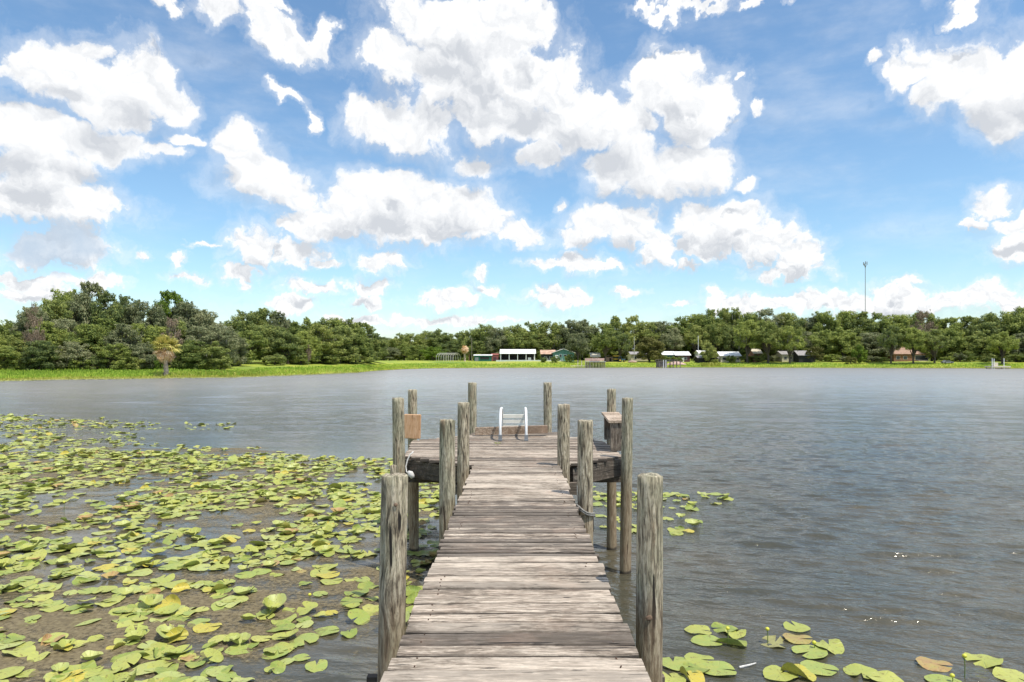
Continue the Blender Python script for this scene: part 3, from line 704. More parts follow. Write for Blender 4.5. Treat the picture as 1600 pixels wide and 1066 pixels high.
# ------------------------------------------------------------------ lily pads
rp_ = random.Random(21)
def pad_shape(R0, curl, seed, kind):
    """heart shaped floating leaf: fan of rings"""
    rn = random.Random(seed); seg = 22; rings = [0.0, .35, .7, 1.0]; vs = [(0, 0, 0)]; fs = []
    w0 = rn.uniform(0.30, 0.5); ph = rn.uniform(0, 6.28); asp = rn.uniform(.78, .95); amp = rn.uniform(.006, .02)
    ang = [w0 / 2 + (2 * math.pi - w0) * k / (seg - 1) for k in range(seg)]
    for r in rings[1:]:
        for a in ang:
            da = min(a, 2 * math.pi - a)
            rad = R0 * r * (1 + .10 * math.cos(a) * -1 + .05 * math.sin(3 * a + ph)) * (1.0 - .12 * math.exp(-da * da * 3) + rn.uniform(-.02, .02) * (r == 1))
            x = rad * math.cos(a); y = rad * math.sin(a) * asp
            z = amp * math.sin(2 * a + ph) * r * r + .5 * amp * math.sin(5 * a + ph * 2) * r ** 3
            if kind == 'curled':
                e = max(0, y / (R0 * asp) - .15); z += curl * e * e * R0 * 1.3; y -= curl * e * e * R0 * 1.2
            elif kind == 'cupped': z += curl * r * r * R0 * .55
            elif kind == 'folded':
                z += abs(y) * curl * 1.1; y *= (1 - .45 * min(curl, 1))
            vs.append((x, y, z))
    for k in range(seg - 1): fs.append((0, 1 + k, 2 + k))
    for i in range(2):
        for k in range(seg - 1): a = 1 + i * seg + k; fs.append((a, a + seg, a + seg + 1, a + 1))
    return vs, fs
PADC = [((.44, .47, .11), 'yellow-green'), ((.36, .44, .11), 'green'), ((.54, .54, .14), 'pale yellow-green'), ((.26, .34, .07), 'mid green'), ((.66, .52, .08), 'yellowing'), ((.48, .27, .13), 'brown withered'), ((.50, .54, .19), 'pale green')]
variants = []
def vein(i): return 0.5 if i == 0 else float(((i - 1) % 22) % 2)
for i in range(28):
    kind = ['flat', 'flat', 'cupped', 'flat', 'curled', 'flat', 'flat', 'folded' if i == 16 else 'flat'][i % 8]
    ci = rp_.choices(range(7), [32, 22, 20, 12, 3, 3, 12])[0] if kind != 'folded' else rp_.choice([1, 3, 0])
    if i in (4,): ci = 5
    if i in (12,): ci = 4
    vs, fs = pad_shape(.165, rp_.uniform(.5, 1.0), 100 + i, kind)
    me = bpy.data.meshes.new('lily_pad'); me.from_pydata(vs, [], fs)
    c = PADC[ci][0]; a = me.color_attributes.new('tone', 'FLOAT_COLOR', 'POINT'); a.data.foreach_set('color', np.array([list(c) + [vein(i)] for i in range(len(vs))], dtype=np.float32).ravel())
    me.polygons.foreach_set('use_smooth', [True] * len(me.polygons)); me.materials.append(M['pad'])
    variants.append((me, np.array(vs), fs, c, kind, PADC[ci][1]))
def inside(px, py, poly):
    c = False; n = len(poly)
    for i in range(n):
        x1, y1 = poly[i]; x2, y2 = poly[(i + 1) % n]
        if (y1 > py) != (y2 > py) and px < (x2 - x1) * (py - y1) / (y2 - y1) + x1: c = not c
    return c
MAIN = [(-500, 690), (0, 700), (120, 700), (200, 706), (330, 712), (430, 713), (560, 718), (640, 716), (690, 745), (700, 800), (690, 860), (660, 900), (650, 960), (620, 1010), (600, 1120), (-700, 1120)]
UPPER = [(-500, 645), (0, 648), (60, 650), (170, 656), (250, 666), (200, 675), (230, 690), (300, 700), (420, 700), (500, 716), (-500, 716)]
FRINGE = [(150, 655), (300, 662), (370, 663), (370, 672), (200, 672)]
RIGHT = [(900, 750), (935, 765), (1020, 770), (1140, 772), (1135, 786), (1060, 800), (1000, 800), (930, 790)]
RIGHT2 = [(925, 800), (1040, 805), (1100, 818), (1100, 828), (1040, 838), (950, 832)]
def world2px(x, y): return PX + F * x / y, PY + F * HC / y
def cover_at(x, y):
    px, py = world2px(x, y)
    n = mnoise.noise(Vector((x * .45, y * .40, 0))) + .6 * mnoise.noise(Vector((x * 1.1, y * 1.1, 4)))
    if inside(px, py, MAIN):
        k = (1.0 if px < 520 else .72) * (1.3 if py < 870 else 1.0)
        if py > 880 and 250 < px < 620: k *= .72
        if py > 930 and px > 480: k *= .45
        if py > 840 and px < 330: return max(.34, min(1, (0.60 + .8 * n)))
        return max(.05, min(1, (0.50 + .95 * n) * k))
    if inside(px, py, UPPER): return max(0, .26 + .6 * n) * (1.0 if px < 240 else .5)
    if inside(px, py, FRINGE): return .10
    if inside(px, py, RIGHT): return .75
    if inside(px, py, RIGHT2): return .6
    return 0
pads = []
y_ = 6.3
def try_pads(x0f, x1f, ya, yb, n):
    for _ in range(n):
        yy = math.sqrt(rp_.uniform(ya * ya, yb * yb)); xx = yy * rp_.uniform(x0f, x1f)
        if rp_.random() < cover_at(xx, yy): pads.append((xx, yy))
try_pads(-1.15, -.02, 5.6, 44, 31000)
try_pads(.08, .34, 12, 19, 460)
# scattered singles seen on the open water at the right, and next to the dock
SPEC = [(1094, 987, 1.0, 'flat', 0), (1130, 984, 1.0, 'flat', 3), (1150, 990, .9, 'flat', 0), (1108, 1004, 1.1, 'flat', 1), (1140, 1007, 1.1, 'curled', 1), (1243, 981, 1.1, 'flat', 0), (1249, 1000, 1.05, 'flat', 5),
        (1295, 1010, 1.2, 'flat', 0), (1264, 1021, 1.2, 'flat', 1), (1052, 1037, 1.1, 'flat', 1), (1095, 1033, 1.0, 'flat', 0), (1085, 1046, .9, 'flat', 3), (1125, 1048, 1.25, 'flat', 1), (1220, 1055, 1.1, 'flat', 0), (1243, 1053, 1.1, 'curled', 4),
        (1283, 1047, 1.2, 'flat', 1), (1346, 1054, 1.1, 'flat', 0), (1378, 1062, 1.1, 'flat', 2), (1463, 1041, 1.1, 'flat', 5), (1535, 1034, 1.2, 'flat', 0), (1590, 1062, 1.2, 'flat', 2), (1480, 1070, 1.1, 'flat', 1),
        (654, 923, .9, 'flat', 0), (650, 955, .9, 'flat', 1), (645, 866, .8, 'folded', 3), (1078, 1060, 1.0, 'curled', 4), (1050, 1062, 1.0, 'flat', 2)]
pads.sort(key=lambda p: p[1])
zones = lambda px, py: ('in the bottom left corner' if px < 190 and py > 930 else 'near the bottom edge' if py > 960 else 'beside the left of the walkway' if px > 430 else 'in the left part of the lily bed' if px < 200 else 'in the middle of the lily bed') if px < 800 else 'on the open water right of the dock'
NEAR = 272
def pad_rot(kind):
    t = 0.045 if kind == 'flat' else .09
    rx, ry = rp_.gauss(0, t), rp_.gauss(0, t); z = rp_.uniform(.008, .03)
    if rp_.random() < .05: rx = rp_.uniform(.25, .75) * rp_.choice((-1, 1)); z = .06
    return rx, ry, rp_.uniform(0, 6.28), z
looks = {'flat': 'flat', 'curled': 'curled', 'cupped': 'cupped', 'folded': 'folded'}
def place_pad(x, y, v, s, rot, label, group):
    o = bpy.data.objects.new('lily_pad', v[0]); COL.objects.link(o); o.location = (x, y, rot[3]); o.rotation_euler = rot[:3]; o.scale = (s, s, s)
    tag(o, label, 'lily pad', group)
for (px, py, s, kind, ci) in SPEC:
    p = at(px, py, 0); cand = [v for v in variants if v[4] == kind] or variants
    v = min(cand, key=lambda v: sum((a - b) ** 2 for a, b in zip(v[3], PADC[ci][0])) + rp_.random() * .003)
    where = ('near the bottom right corner' if px > 1420 else 'on open water right of the foreground post' if px > 1200 else 'just right of the knotty foreground post') if px > 800 else 'between the walkway and the greenish left post'
    place_pad(p.x, p.y, v, s * 1.0, (rp_.gauss(0, .02), rp_.gauss(0, .02), rp_.uniform(0, 6.28), .02), f'{v[5]} {looks[v[4]].replace("lily pad with", "lily pad,")} leaf {where}'.replace('lily pad, one', 'pad with one'), 'lily pads right of the dock')
ORD = ('lowest second third fourth fifth sixth seventh eighth ninth tenth eleventh twelfth thirteenth fourteenth fifteenth sixteenth seventeenth eighteenth nineteenth twentieth').split()
ORD += ['twenty-' + q for q in 'first second third fourth fifth sixth seventh eighth ninth'.split()] + ['thirtieth'] + ['thirty-' + q for q in 'first second third fourth fifth sixth seventh eighth ninth'.split()]
def rank_labels():
    d = {}
    for o in COL.objects:
        if o.name.startswith('lily_pad') and not o.get('kind') and 'label' in o: d.setdefault(o['label'], []).append(o)
    for lb, L in d.items():
        if len(L) < 2: continue
        L.sort(key=lambda o: o.location.y)
        for o, w_ in zip(L, ORD): o['label'] = f'{w_} from bottom, {lb}' if w_ != 'lowest' else 'lowest ' + lb
MV = []; MF = []; MC = []
onscreen = 0
VW = [.3 if v[5] == 'brown withered' else .8 if v[5] == 'yellowing' else 1.6 for v in variants]
for (x, y) in pads:
    v = rp_.choices(variants, VW)[0]; s = rp_.uniform(.50, 1.12); rot = pad_rot(v[4]); px, py = world2px(x, y)
    if -10 < px < 800 and py < 1085 and onscreen < NEAR:
        onscreen += 1
        place_pad(x, y, v, s, rot, f'{v[5]} {looks[v[4]]} leaf {zones(px, py)}'.replace('lily pad with one edge curled up leaf', 'leaf with one edge curled up'), 'nearest lily pads in the bed left of the dock')
    else:
        mt = Matrix.LocRotScale(Vector((x, y, rot[3])), Matrix.Rotation(rot[2], 3, 'Z').to_quaternion() @ Matrix.Rotation(rot[0], 3, 'X').to_quaternion(), Vector((s, s, s)))
        mm = np.array(mt); vv = v[1] @ mm[:3, :3].T + mm[:3, 3]
        b0 = len(MV); MV.extend(vv.tolist()); MF.extend([tuple(i + b0 for i in f) for f in v[2]]); MC.extend([list(v[3]) + [vein(i)] for i in range(len(vv))])
rank_labels()
me = bpy.data.meshes.new('lily_pads'); me.from_pydata(MV, [], MF); a = me.color_attributes.new('tone', 'FLOAT_COLOR', 'POINT'); a.data.foreach_set('color', np.array(MC, dtype=np.float32).ravel())
link('lily_pads', me, M['pad'], kind='stuff', smooth=True, label='dense bed of yellow-green floating lily pads spreading away left of the dock', cat='lily pads')

# algae film between the pads
xs = np.arange(-34, -.2, .16); ys = np.arange(5.5, 42, .16); vid = {}; V = []; C = []; Fq = []
def cov(x, y):
    px, py = world2px(x, y)
    if inside(px, py, MAIN): b = .60
    elif inside(px, py, UPPER): b = .42
    elif inside(px, py - 6, MAIN): b = .40
    else: return 0
    if px > 480: b -= .12
    return b + .45 * mnoise.noise(Vector((x * .22, y * .3, 7)))
for i in range(len(xs) - 1):
    for j in range(len(ys) - 1):
        if xs[i] < -1.0 * ys[j]: continue
        if cov(xs[i], ys[j]) > .28:
            ids = []
            for (a, b) in ((i, j), (i + 1, j), (i + 1, j + 1), (i, j + 1)):
                if (a, b) not in vid:
                    vid[(a, b)] = len(V); cc = cov(xs[a], ys[b]); V.append((xs[a], ys[b], .009)); C.append((cc, cc, cc, 1))
                ids.append(vid[(a, b)])
            Fq.append(ids)
link('algae_film', np_mesh('algae_film', np.array(V), np.array(Fq), np.array(C), 'cover'), M['algae'], kind='stuff', label='brown algae film floating between the lily pads', cat='algae')

right_pads = [(p_[0], p_[1]) for p_ in pads if p_[0] > 0] + [tuple(at(q[0], q[1])[:2]) for q in SPEC]
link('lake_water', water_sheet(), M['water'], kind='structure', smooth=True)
# yellow spatterdock buds
for (px, py, h, lab) in ((1199, 1006, .16, 'yellow lily bud on a short stem beside the brown sunken leaf'), (1137, 1002, .14, 'small yellow lily bud between the pads by the knotty post'), (1507, 1060, .22, 'tall yellow lily bud near the bottom right corner'), (1488, 1068, .07, 'low yellow lily bud at the bottom edge right of the dock'), (1272, 1015, .07, 'tiny yellow lily bud among the open water pads'),
                         (484, 942, .10, 'yellow lily bud right of the upright leaves in the bed'), (250, 785, .2, 'yellow lily bud on a thin stem in the middle of the bed'), (100, 800, .2, 'yellow lily bud on a stem in the left part of the bed')):
    p = at(px, py, 0); e = empty('lily_bud', p, label=lab, cat='lily bud', group='yellow lily buds standing above the water')
    s_ = MB(); s_.tube([(0, 0, -.1), (.005, 0, h * .6), (.0, .004, h)], .005, 6); s_.build('stem', M['stem'], e)
    bm = bmesh.new(); bmesh.ops.create_uvsphere(bm, u_segments=10, v_segments=7, radius=.024)
    for v in bm.verts: v.co.z = v.co.z * .85 + h + .01; 
    me = bpy.data.meshes.new('bud'); bm.to_mesh(me); bm.free(); link('bud', me, M['bud'], e, smooth=True)
# a sunken brown leaf and a drifting stick
vs, fs = pad_shape(.19, .5, 555, 'flat')
me = bpy.data.meshes.new('sunken_leaf'); me.from_pydata(vs, [], fs); a = me.color_attributes.new('tone', 'FLOAT_COLOR', 'POINT'); a.data.foreach_set('color', [.16, .085, .05, 1] * len(vs))
p = at(1211, 1004); link('sunken_leaf', me, M['pad'], None, loc=(p.x, p.y, .006), rot=(0, 0, 1.0), smooth=True, label='dark reddish brown sunken leaf on the open water beside a yellow bud', cat='leaf')
p = at(1170, 1043); s_ = MB(); s_.tube([(-.11, -.03, 0), (0, 0, .01), (.1, .07, 0)], [.012, .010, .006], 7)
s_.build('stick', M['rope'], None, loc=(p.x, p.y, .015), label='short pale stick floating near the bottom edge right of the dock', cat='stick')

# ------------------------------------------------------------------ trees
def leaf_quads(rs, cen, rad, n, size, hang=0.0):
    """n small leaf faces spread through a flattened blob"""
    d = rs.normal(size=(n, 3)); d /= np.linalg.norm(d, axis=1)[:, None]
    rr = rs.uniform(.35, 1.0, n) ** .5
    lump = 1 + .28 * np.sin(d[:, 0] * 5 + cen[0] * 3) * np.sin(d[:, 1] * 6 + cen[1]) + .2 * np.sin(d[:, 2] * 7 + cen[2] * 2)
    P = np.array(cen) + d * (rr * lump)[:, None] * np.array(rad)
    nrm = d * 1.1 + rs.normal(size=(n, 3)) * .6 + np.array([0, 0, .55]); nrm /= np.linalg.norm(nrm, axis=1)[:, None]
    t = np.cross(nrm, rs.normal(size=(n, 3))); t /= np.linalg.norm(t, axis=1)[:, None]; b = np.cross(nrm, t)
    s = size * rs.uniform(.6, 1.35, n)[:, None]
    q = np.stack([P - t * s, P - b * s * .62 + nrm * s * .12, P + t * s, P + b * s * .62 + nrm * s * .12], axis=1)
    return q.reshape(-1, 3)
def finish_quads(name, arrs):
    V = np.concatenate(arrs); return np_mesh(name, V, np.arange(len(V)).reshape(-1, 4))

def oak_variant(seed, W=8.0, H=16.0, low=.05, nc=64, lf=360, size=.235, flat=1.0, bare=False, open_=0.0):
    rs = np.random.RandomState(seed); rn = random.Random(seed); cl = []
    tries = 0
    while len(cl) < nc and tries < 4000:
        tries += 1
        a = rn.uniform(0, 2 * math.pi); r = math.sqrt(rn.random()) * .86
        top = 1 - .46 * (r / .9) ** 2.2 * flat; bot = low + .10 * (1 - r)
        z = bot + (top - bot) * (rn.random() ** .7)
        if r < .45 and z < (bot + top) * .45 and rn.random() < .6: continue
        c = (r * W * math.cos(a), r * W * math.sin(a), z * H)
        rad = rn.uniform(.20, .33) * W * (1.0 - .25 * z)
        c = (c[0], c[1], min(c[2], H * 1.0 - rad * .55))
        if any((Vector(c) - Vector(q)).length < .34 * (rad + R_) for q, R_ in cl): continue
        cl.append((c, rad))
    arrs = []
    for c, rad in cl:
        arrs.append(leaf_quads(rs, c, (rad, rad, rad * .62), int(lf * (rad / (.2 * W)) ** 2 * (1 - open_)), size))
        for _ in range(3):                                  # ragged sprigs at the clump's edge
            a = rn.uniform(0, 6.28); q = (c[0] + math.cos(a) * rad * 1.0, c[1] + math.sin(a) * rad * 1.0, c[2] + rn.uniform(-.1, .75) * rad)
            arrs.append(leaf_quads(rs, q, (rad * .32, rad * .32, rad * .26), int(lf * .09), size * .9))
    crown = finish_quads('crown', arrs)
    tb = MB(); tr = H * .032
    fork = H * rn.uniform(.16, .24)
    tb.tube([(0, 0, -.8), (0, 0, .2), (rn.uniform(-.3, .3), rn.uniform(-.3, .3), fork * .6), (0, 0, fork)], [tr * 1.5, tr * 1.2, tr, tr * .95], 9)
    for c, rad in rn.sample(cl, min(13, len(cl))):
        c = Vector(c); m1 = Vector((c.x * .35, c.y * .35, fork + (c.z - fork) * .35 + rn.uniform(0, 1))); m2 = Vector((c.x * .75, c.y * .75, fork + (c.z - fork) * .72))
        tb.tube([(0, 0, fork * .8), m1, m2, c], [tr * .7, tr * .45, tr * .25, tr * .1], 6)
    trunk = tb.mesh('trunk')
    ms = []
    for c, rad in rn.sample(cl, min(16, len(cl))):
        n = rn.randint(8, 18)
        for _ in range(n):
            a = rn.uniform(0, 6.28); r = rad * rn.uniform(.2, .95); x, y = c[0] + r * math.cos(a), c[1] + r * math.sin(a); z = c[2] - rad * .25
            L = rn.uniform(.5, 1.9); wv_ = rn.uniform(.07, .2); b = rn.uniform(0, 3.14)
            dx, dy = math.cos(b) * wv_, math.sin(b) * wv_
            ms.append(np.array([(x - dx, y - dy, z), (x + dx, y + dy, z), (x + dx * .5 + rn.uniform(-.1, .1), y + dy * .5, z - L), (x - dx * .5, y - dy * .5, z - L * .85)]))
    moss = finish_quads('moss', ms)
    return dict(crown=crown, trunk=trunk, moss=moss, W=W, H=H)
OAK = [oak_variant(s, **k) for s, k in ((1, {}), (2, dict(low=.06)), (3, dict(nc=64, flat=.8)), (4, dict(nc=52, low=.10)), (5, dict(nc=60, flat=1.15)), (6, dict(low=.05, flat=.9)), (7, dict(nc=54)))]
for v in OAK: v['crown'].materials.append(None)
THIN = [oak_variant(s, nc=30, lf=170, size=.22, low=.2, open_=.2) for s in (21, 22)]
for v in THIN: v['crown'].materials.append(None)
BUSH = [oak_variant(s, W=3.0, H=4.0, low=.0, nc=26, lf=170, size=.14, flat=.8) for s in (31, 32, 33)]
for v in BUSH: v['crown'].materials.append(None)

def tree(px, topy, hw, t, var, m, label, group, name='live_oak', moss=False, cat='tree', trunk='bark', d=None):
    """px: centre; topy: pixel of its top; hw: half width in px; t: metres inland"""
    p = shore_pt(px, t) if d is None else Vector((xat(px, d), d, height(xat(px, d), d)))
    H = zat(topy, p.y) - p.z; W = hw * p.y / F
    e = empty(name, p, rnd.uniform(0, 6.28), label=label, cat=cat, group=group)
    sx = W / var['W']; sz = H / var['H']
    def part(nm, me, mt):
        o = bpy.data.objects.new(nm, me); COL.objects.link(o); o.parent = e; o.scale = (sx, sx, sz)
        if not me.materials: me.materials.append(None)
        o.material_slots[0].link = 'OBJECT'; o.material_slots[0].material = M[mt]; return o
    part('crown', var['crown'], m); part('trunk', var['trunk'], trunk)
    if moss: part('moss', var['moss'], 'moss')
    return e

rnd = random.Random(77)
LOOK = {'oak': 'dark green', 'oak_mid': 'mid green', 'oak_grey': 'grey-green mossy', 'oak_dark': 'deep green', 'lime': 'bright lime green', 'olive': 'golden green', 'dead': 'withered brown'}
def place_word(px):
    for lim, s in ((60, 'at the left edge of the photo'), (150, 'on the left bank far left of the small palm'), (230, 'on the left bank just left of the small palm'), (290, 'right behind the small palm'), (365, 'at the right end of the left bank wood'),
                   (470, 'in the second clump past the left bank'), (600, 'in the dark clump past the bank'), (680, 'in the low line left of the hoop frame'), (740, 'behind the hoop frame'), (782, 'behind the dark green shed'), (842, 'behind the white roofed pavilion'), (905, 'behind the teal house'),
                   (960, 'behind the low wooden jetty'), (1045, 'behind the golden green willow'), (1100, 'behind the dark jetty with pilings'), (1180, 'over the white bungalow'), (1260, 'over the half hidden pale houses'), (1340, 'left of the tall mast'), (1390, 'right under the tall mast'), (1460, 'over the brown roofed house'), (1540, 'right of the brown roofed house'), (2000, 'behind the white boat lift')):
        if px < lim: return s
rows = []
# back rows: the skyline of the photograph, front rows lower
SKY = [(-90, 500, 40, 32), (-50, 492, 34, 30), (-15, 494, 30, 26), (22, 500, 26, 40), (52, 478, 26, 32), (82, 462, 34, 38), (112, 449, 36, 46), (138, 441, 34, 40), (168, 456, 32, 38), (196, 459, 30, 44), (226, 462, 30, 36), (262, 457, 30, 44), (292, 468, 30, 36), (318, 480, 28, 40), (342, 499, 24, 34),
       (384, 482, 30, 62), (412, 480, 30, 66), (436, 484, 26, 58), (458, 502, 26, 50), (486, 497, 28, 50), (512, 493, 30, 56), (540, 495, 28, 48), (562, 502, 26, 44), (582, 520, 20, 40)]
for i, (px, ty, hw, t) in enumerate(SKY): rows.append((px, ty, hw, t, 'back'))
FAR = [(600, 524, 20, 190), (622, 522, 18, 170), (645, 519, 22, 150), (668, 516, 20, 160), (690, 515, 24, 130), (712, 519, 20, 140), (735, 511, 20, 80), (757, 507, 22, 70), (780, 510, 20, 60), (806, 505, 22, 62), (830, 502, 24, 66), (858, 499, 26, 64), (884, 500, 24, 60), (910, 497, 26, 58), (938, 498, 26, 62), (964, 496, 24, 66), (990, 494, 24, 60), (1012, 500, 22, 56), (1036, 500, 24, 62),
       (1060, 494, 26, 56), (1086, 488, 28, 62), (1112, 482, 28, 56), (1140, 480, 28, 62), (1168, 484, 26, 50), (1196, 480, 30, 60), (1224, 488, 26, 66), (1246, 489, 24, 62), (1270, 485, 26, 66), (1294, 481, 26, 60), (1320, 484, 26, 68), (1346, 487, 26, 60), (1372, 489, 24, 66), (1398, 487, 26, 60), (1424, 488, 24, 72), (1440, 488, 24, 62), (1462, 492, 22, 70), (1486, 496, 26, 58), (1512, 494, 28, 62), (1540, 488, 30, 58), (1568, 482, 32, 62), (1600, 478, 34, 56), (1640, 480, 36, 58), (1690, 482, 38, 60)]
for (px, ty, hw, t) in FAR: rows.append((px, ty, hw, t, 'back'))
FRONT = [(-60, 520, 34, 22), (-20, 515, 30, 20), (14, 520, 28, 22), (44, 512, 28, 24), (76, 500, 30, 24), (104, 495, 30, 26), (134, 505, 30, 22), (162, 498, 30, 26), (192, 508, 30, 22), (222, 500, 28, 26), (250, 510, 26, 24), (284, 500, 30, 26), (312, 505, 28, 24), (338, 510, 28, 24), (362, 520, 20, 36),
         (388, 512, 26, 44), (420, 505, 28, 46), (450, 515, 24, 40), (476, 518, 24, 38), (500, 508, 28, 38), (530, 508, 28, 36), (556, 515, 26, 36), (576, 530, 18, 34), (60, 530, 26, 17), (118, 532, 26, 18), (180, 535, 26, 18), (330, 532, 28, 18), (0, 536, 26, 18), (222, 533, 24, 19), (300, 532, 26, 18),
         (608, 540, 18, 120), (632, 538, 16, 110), (655, 536, 18, 90), (706, 532, 18, 80), (750, 528, 18, 58), (778, 530, 16, 52), (800, 520, 22, 58), (834, 518, 22, 56), (866, 520, 22, 54), (898, 522, 22, 46), (922, 518, 24, 42), (950, 522, 24, 42), (978, 520, 22, 44), (1042, 520, 20, 42),
         (1064, 516, 22, 44), (1092, 516, 24, 40), (1120, 512, 26, 50), (1150, 514, 26, 48), (1178, 508, 28, 38), (1206, 515, 26, 34), (1236, 516, 26, 36), (1262, 512, 24, 40), (1290, 514, 26, 38), (1318, 510, 26, 34), (1366, 516, 28, 30), (1394, 520, 20, 40), (1424, 512, 24, 42), (1456, 516, 24, 36), (1480, 514, 24, 36), (1508, 530, 20, 24), (1534, 516, 26, 34), (1562, 522, 26, 32), (1596, 520, 28, 26), (1636, 512, 30, 30), (1680, 510, 34, 28),
         (1060, 538, 10, 40), (1500, 540, 16, 14), (1590, 545, 18, 16)]
for (px, ty, hw, t) in FRONT: rows.append((px, ty, hw, max(t, 62) if 740 < px < 1110 else max(t, 34) if px > 1110 else t, 'front'))
cnt = {}
SHORTW = {'back': 'in the back row', 'front': 'in the front row'}
specials = {262: 'lime', 138: 'oak_grey', 52: 'oak_grey'}
order = ['first', 'second', 'third', 'fourth', 'fifth', 'sixth', 'seventh', 'eighth']
rows.sort(key=lambda r: r[0])
allp = {}
for r in rows: allp.setdefault((place_word(r[0]), r[4]), []).append(r)
for (pw, rw), L in allp.items():
    for i, (px, ty, hw, t, _) in enumerate(L):
        if px < 600: m = rnd.choices(['oak', 'oak_mid', 'oak_grey', 'oak_dark'], [30, 28, 30, 12] if px < 365 else [50, 12, 12, 26])[0]
        else: m = rnd.choices(['oak', 'oak_mid', 'oak_grey', 'oak_dark'], [28, 30, 30, 12] if 780 < px < 1200 else [38, 25, 17, 20])[0]
        m = specials.get(px, m)
        v = rnd.choice(OAK); mo = m in ('oak_grey', 'oak_mid') and rnd.random() < .75
        tp = 'shorter' if rw == 'front' else 'tall'
        pos = '' if len(L) == 1 else f'{order[i]} from the left of the '
        lab = f'{order[i]} {tp} oak from the left {pw}' if len(L) > 1 else f'{LOOK[m]} {tp} oak {pw}'
        tree(px, ty + rnd.uniform(-2, 3), hw * rnd.uniform(1.0, 1.2), t * rnd.uniform(.96, 1.06), v, m, lab, 'oaks along the far shore', moss=mo)
OAKH = [oak_variant(s, low=.34, nc=46, flat=.75) for s in (41, 42, 43)]
for v in OAKH: v['crown'].materials.append(None)
for i, (px, ty, hw, t, m, lb) in enumerate([(903, 520, 17, 22, 'oak_grey', 'high crowned oak right beside the teal house'), (945, 515, 20, 24, 'oak_mid', 'high crowned oak leaning over the small orange brown hut'), (968, 518, 18, 26, 'oak_dark', 'high crowned oak shading the blue tractor'),
        (1050, 512, 19, 46, 'oak_grey', 'high crowned oak behind the long dark green house'), (1088, 508, 20, 46, 'oak_mid', 'high crowned oak between the maroon house and the carport'), (1117, 505, 24, 46, 'oak_mid', 'high crowned oak behind the carport'),
        (1168, 500, 24, 18, 'oak', 'high crowned oak just right of the white bungalow'), (1200, 502, 26, 17, 'oak_mid', 'high crowned oak right of the brick house'), (1234, 510, 22, 16, 'oak', 'oak with a dark forked trunk in front of the pale cream house'),
        (1140, 508, 20, 46, 'oak_dark', 'high crowned oak behind the white bungalow'), (1392, 508, 18, 15, 'oak_dark', 'high crowned oak at the left end of the brown roofed house'), (1427, 512, 20, 14, 'oak', 'oak with a forked trunk in front of the brown roofed house'), (1460, 514, 20, 16, 'oak_dark', 'high crowned oak at the right end of the brown roofed house'),
        (1566, 518, 22, 14, 'oak', 'high crowned oak right behind the boat lift')]):
    tree(px, ty, hw, t, OAKH[i % 3], m, lb, 'oaks along the far shore', moss=(i % 2 == 0))
# trees and bushes that stand out
tree(1015, 525, 22, 24, OAK[2], 'olive', 'golden green weeping tree with a dark trunk left of the dark jetty', None, 'willow', cat='tree')
tree(1440, 485, 18, 42, THIN[0], 'dead', 'thin pale brown withered tree rising over the brown roofed house', None, 'withered_tree', trunk='palebark')
tree(1457, 503, 14, 36, THIN[1], 'dead', 'small pinkish grey withered tree beside the taller withered one', None, 'withered_tree', trunk='palebark')
tree(268, 497, 17, 22, THIN[0], 'dead', 'half bare grey tree hung with moss directly above the small palm', None, 'withered_tree', trunk='palebark', moss=True)
tree(52, 474, 15, 20, THIN[1], 'dead', 'sparse brownish tree sticking up at the left end of the left bank wood', None, 'withered_tree', trunk='palebark')
tree(677, 541, 19, 62, BUSH[0], 'lime', 'large round lime green bush beside the hoop frame', None, 'round_bush', cat='bush')
tree(1343, 539, 11, 17, BUSH[1], 'lime', 'bright lime green bush below the tall mast', None, 'bush', cat='bush')
tree(1329, 556, 9, 13, BUSH[2], 'olive', 'low dry bush left of the bright lime bush', None, 'bush', cat='bush')
tree(1273, 541, 15, 22, BUSH[0], 'olive', 'tall loose olive green bush in front of the grey roofed shed', None, 'bush', cat='bush')
tree(575, 552, 8, 34, BUSH[1], 'olive', 'pale round bush at the foot of the dark clump right of the left bank', None, 'bush', cat='bush')
tree(1108, 536, 13, 18, OAK[4], 'oak_mid', 'small leaning oak right of the thin white pole on the right bank', None, 'small_oak')
tree(247, 558, 10, 15, BUSH[2], 'lime', 'light green shrub left of the small palm trunk', None, 'shrub', cat='shrub')
hb = [(-20, 553), (20, 555), (48, 556), (88, 555), (124, 556), (152, 553), (205, 556), (285, 556), (312, 555), (345, 556), (372, 553), (430, 553), (470, 555), (510, 553), (545, 554)]
for i, (px, ty) in enumerate(hb):
    tree(px, ty, rnd.uniform(15, 20), 17 if px < 360 else 34, BUSH[i % 3], rnd.choice(['oak', 'oak_dark', 'oak_mid']), f'undergrowth shrub, {"0 first second third fourth fifth sixth seventh eighth ninth tenth eleventh twelfth thirteenth fourteenth fifteenth".split()[i + 1]} from the left along the foot of the left woods', 'shrubs at the foot of the left woods', 'shrub', cat='shrub')
for i, (px, ty) in enumerate([(1165, 556), (1185, 553), (1208, 555), (1300, 553), (1318, 556), (1362, 556), (1378, 558), (1480, 556), (1500, 551), (1516, 552), (1540, 556), (1588, 551), (1610, 550), (1032, 554), (1052, 556)]):
    tree(px, ty, rnd.uniform(9, 13), 24, BUSH[i % 3], rnd.choice(['oak', 'oak_dark', 'oak_grey']), f'low dark shrub on the right bank, {ORD[i]} from the left'.replace('lowest', 'first'), 'low shrubs on the right bank', 'shrub', cat='shrub')

